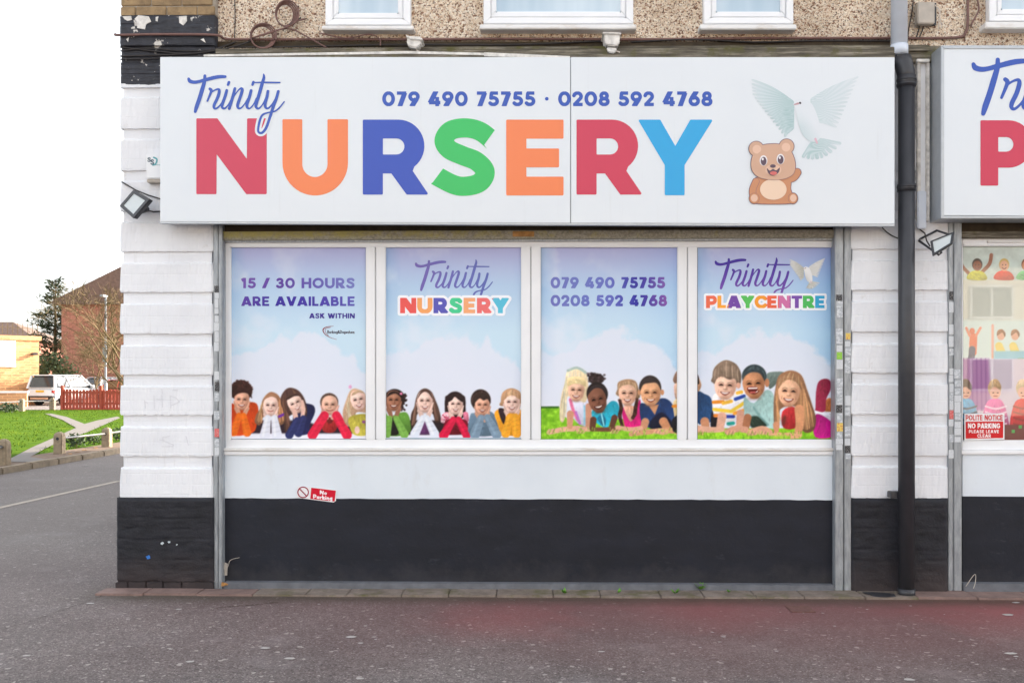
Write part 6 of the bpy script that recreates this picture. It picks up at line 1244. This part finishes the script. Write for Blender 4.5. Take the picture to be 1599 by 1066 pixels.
# buildings
def oriented(o, loc, rz): o.location = loc; o.rotation_euler = (0, 0, rz); return o
x, y, _ = W(61, 600, 50); hb = oriented(empty('low_building', 'sunlit tan brick flat roofed building at the left edge', 'building'), (x, y, 0), math.radians(50))
kk = (y+CD)/F; zt = 1.5+(HZ-531)*kk; MB().box(-9.5, 0, 0, 10, 0, zt).build('wall', 'tan_brick', hb); MB().box(-9.6, .1, -.1, 10.1, zt, zt+.25).build('parapet', 'tan_brick', hb)
MB().box(-9, -1.35, -.09, -.005, zt-1.55, zt-.05).build('white_panel', 'panel_white', hb); m = MB()
for k in range(40): m.tube([(-.1-k*.28, -.05, zt+.3), (-.1-k*.28, -.05, zt+.95)], .018, 5)
m.tube([(-12, -.05, zt+.7), (.1, -.05, zt+.7)], .012, 4); m.build('roof_spikes', 'bark', hb)
MB().box(-.5, -.2, -.35, -.02, zt-.85, zt-.72).build('lamp', 'lamp_black', hb, bevel=.02)
x, y, _ = W(42, 600, 46.5); gw = oriented(empty('garden_wall', 'low tan brick garden wall left of the white car', 'wall'), (x, y, 0), math.radians(14)); MB().box(-7, 0, 0, .22, 0, .75).build('brickwork', 'tan_brick', gw); MB().box(-7, .05, -.04, .26, .75, .86).build('coping', 'panel_white', gw)
hx, hy, hz = W(0, 530, 78); hr = empty('house', 'distant hip roofed house above the low tan building', 'house', (W(8, 540, 78)[0], 78, 0)); zr = hz
MB().box(-6, 2.6, 0, 6, 0, zr-.2).build('wall', 'red_brick', hr); MB().add([(-7, -.4, zr-.2), (3.2, -.4, zr-.2), (3.2, 6.4, zr-.2), (-7, 6.4, zr-.2), (-4.2, 3, zr+1.7), (-.9, 3, zr+1.7)], [(0, 1, 5, 4), (1, 2, 5), (2, 3, 4, 5), (3, 0, 4), (0, 3, 2, 1)]).build('roof', 'roof_tile', hr)
# brick house
Yh = 66.0; xa = W(96, 500, Yh)[0]; ze = W(96, 469, Yh)[2]; zr = W(188, 424, Yh)[2]; xr = W(250, 424, Yh)[0]
bh = empty('house', 'red brick house with sloping tiled roof behind the bare trees', 'house', (xa, Yh, 0)); MB().box(0, 16, 0, 10, 0, ze).build('wall', 'red_brick', bh)
rise = (zr-ze)/(W(188, 424, Yh)[0]-xa); MB().add([(-.5, -.4, ze-.05), (8, -.4, ze+rise*8.5), (16.5, -.4, ze-.05), (-.5, 10.4, ze-.05), (8, 10.4, ze+rise*8.5), (16.5, 10.4, ze-.05), (-.5, -.4, ze-.3), (16.5, -.4, ze-.3), (16.5, 10.4, ze-.3), (-.5, 10.4, ze-.3)], [(0, 1, 4, 3), (1, 2, 5, 4), (6, 7, 2, 1, 0), (3, 4, 5, 8, 9), (0, 3, 9, 6), (2, 7, 8, 5), (6, 9, 8, 7)]).build('roof', 'roof_tile', bh)
MB().box(-.1, 16, -.12, 0, ze-.32, ze-.1).build('gutter', 'roof_tile', bh)
# hedge bank between the buildings
x0_, x1_ = W(62, 560, 60)[0], W(97, 560, 60)[0]; o = empty('hedge', 'dark scrubby hedge between the tan building and the brick house', 'hedge', ((x0_+x1_)/2, 60, 0)); wd_ = (x1_-x0_)/2+1.2
leaves(MB(), (0, 0, 1.4), (wd_, .9, 1.9), 2600, .24, 77).build('foliage', 'shrub_leaf', o); m = MB()
for k in range(9): m.tube([(random.uniform(-wd_, wd_)*.8, 0, 0), (random.uniform(-wd_, wd_)*.8, .1, 2.4)], [.04, .012], 5)
m.build('stems', 'bark', o)
# trees
def tree(label, loc, H, seed, spread, depth=6, r0=.16, lean=(0, 0), name='bare_tree', trunkfrac=.25, mat='bark', droop=0.0):
    rr = random.Random(seed); o = empty(name, label, 'tree', loc); trunk, crown = MB(), MB()
    def grow(p, d_, l, r, k):
        n = 4; pts = [p]; c_ = p
        for i in range(n):
            d_ = (d_+Vector((rr.gauss(0, .13), rr.gauss(0, .13), rr.gauss(0, .09)-droop*.04))).normalized(); c_ = c_+d_*l/n; pts.append(c_)
        (trunk if k < 2 else crown).tube(pts, [r*(1-.42*i/n) for i in range(n+1)], 6 if k < 3 else 3, False)
        if k >= depth: return
        for b in range(rr.choice((2, 3)) if k else 5):
            t = rr.uniform(.35, 1) if b else 1; i = min(int(t*n), n-1); q_ = pts[i].lerp(pts[i+1], t*n-i) if t < 1 else pts[-1]
            ax = Vector((rr.gauss(0, 1), rr.gauss(0, 1), rr.gauss(0, .5))).normalized(); nd = (d_+ax*spread*rr.uniform(.6, 1.2)+Vector((0, 0, .12-droop*.1))).normalized()
            grow(q_, nd, l*rr.uniform(.62, .86), max(r*.56, .007), k+1)
    grow(Vector((0, 0, 0)), Vector((lean[0], lean[1], 1)).normalized(), H*trunkfrac, r0, 0)
    trunk.build('trunk', mat, o); crown.build('crown', mat, o); return o
x, y, _ = W(193, 600, 41); tree('bare branching tree against the brick house gable', (x, 41, 0), 8.0, 4, .8, 7, .09, (-.12, 0))
x, y, _ = W(206, 600, 36); tree('bare tree reaching out from behind the corner pier', (x, 36, 0), 9.4, 9, .85, 7, .09, (-.22, 0))
x, y, _ = W(146, 600, 50); tree('small bare tree in front of the brick house', (x, 50, 0), 6.2, 14, .85, 7, .06, (.1, 0))
# conifer
x, y, _ = W(85, 600, 70); H_ = W(85, 438, 70)[2]; cf = empty('conifer_tree', 'dark conifer at the left corner of the brick house', 'tree', (x, 70, 0)); MB().tube([(0, 0, 0), (.05, 0, H_*.5), (.1, 0, H_)], [.2, .12, .02], 7).build('trunk', 'bark', cf)
rr = random.Random(8); m = MB(); tw = MB()
for k in range(110):
    z = H_*(.2+.8*(k/109)**.9); a = rr.uniform(0, 6.28); l = (1-(z/H_)*.78)*rr.uniform(1.2, 3.2); d_ = Vector((math.cos(a), math.sin(a), rr.uniform(-.05, .5))); tw.tube([(0, 0, z), tuple(Vector((0, 0, z))+d_*l)], [.03, .008], 4, False)
    for j in range(int(l*34)):
        t = rr.uniform(.15, 1.05); p = Vector((0, 0, z))+d_*l*t+Vector((rr.gauss(0, .13), rr.gauss(0, .13), rr.gauss(0, .07)-.05*t)); t_ = (d_+Vector((rr.gauss(0, .5), rr.gauss(0, .5), rr.gauss(.1, .4)))).normalized(); s_ = t_.cross(Vector((rr.gauss(0, 1), rr.gauss(0, 1), 1))).normalized(); g_ = rr.uniform(.2, .42)
        m.add([p, p+t_*g_*.5+s_*g_*.16, p+t_*g_, p+t_*g_*.5-s_*g_*.16], [(0, 1, 2, 3)])
m.build('crown', 'conifer_leaf', cf); tw.build('branches', 'bark', cf)
# the terrace across the street: only its reflection shows, in the right window and the glossy sign
ot = empty('opposite_terrace', 'pale sunlit terrace seen only as the reflection in the right shop window', 'building', (0, -34, 0)); MB().box(-16, 30, -8, 0, 0, 6.4).build('wall', 'opposite_render', ot)
MB().add([(-16.3, -8.3, 6.4), (30, -8.3, 6.4), (30, .4, 6.4), (-16.3, .4, 6.4), (-16.3, -4, 9), (30, -4, 9)], [(0, 1, 5, 4), (2, 3, 4, 5), (3, 0, 4), (1, 2, 5), (0, 3, 2, 1)]).build('roof', 'roof_tile', ot)
for k in range(11):
    for z in (1.0, 4.0):
        wn = MB().box(-14+k*4, -12.2+k*4, .0, .05, z, z+1.4).build('window', 'upvc', ot)
        for j in (0, 1): MB().box(-13.9+k*4+j*.85, -13.15+k*4+j*.85, .051, .06, z+.1, z+1.3).build('pane', 'car_glass', wn)

# cracks in the asphalt
for pts, lab in (([(0, 984), (60, 966), (110, 948), (150, 934), (172, 923)], 'a'), ([(332, 950), (360, 947), (400, 944), (438, 939)], 'b')):
    q_ = []; r9 = random.Random(len(pts))
    P = [Vector(G(x, y)) for x, y in pts]; fine = []
    for a, b in zip(P, P[1:]):
        for k in range(8): fine.append(a.lerp(b, k/8)+Vector((r9.uniform(-.012, .012), r9.uniform(-.012, .012), 0)))
    w9 = [r9.uniform(.003, .008) for _ in fine]; up = [p+Vector((0, w_9, .003)) for p, w_9 in zip(fine, w9)]; dn = [p+Vector((0, -w_9, .003)) for p, w_9 in zip(fine, w9)]; n9 = len(fine)
    tag(MB().add(up+dn, [(i, i+1, n9+i+1, n9+i) for i in range(n9-1)]).build('pavement_crack', 'painted_shade_and_crack'), kind='structure')
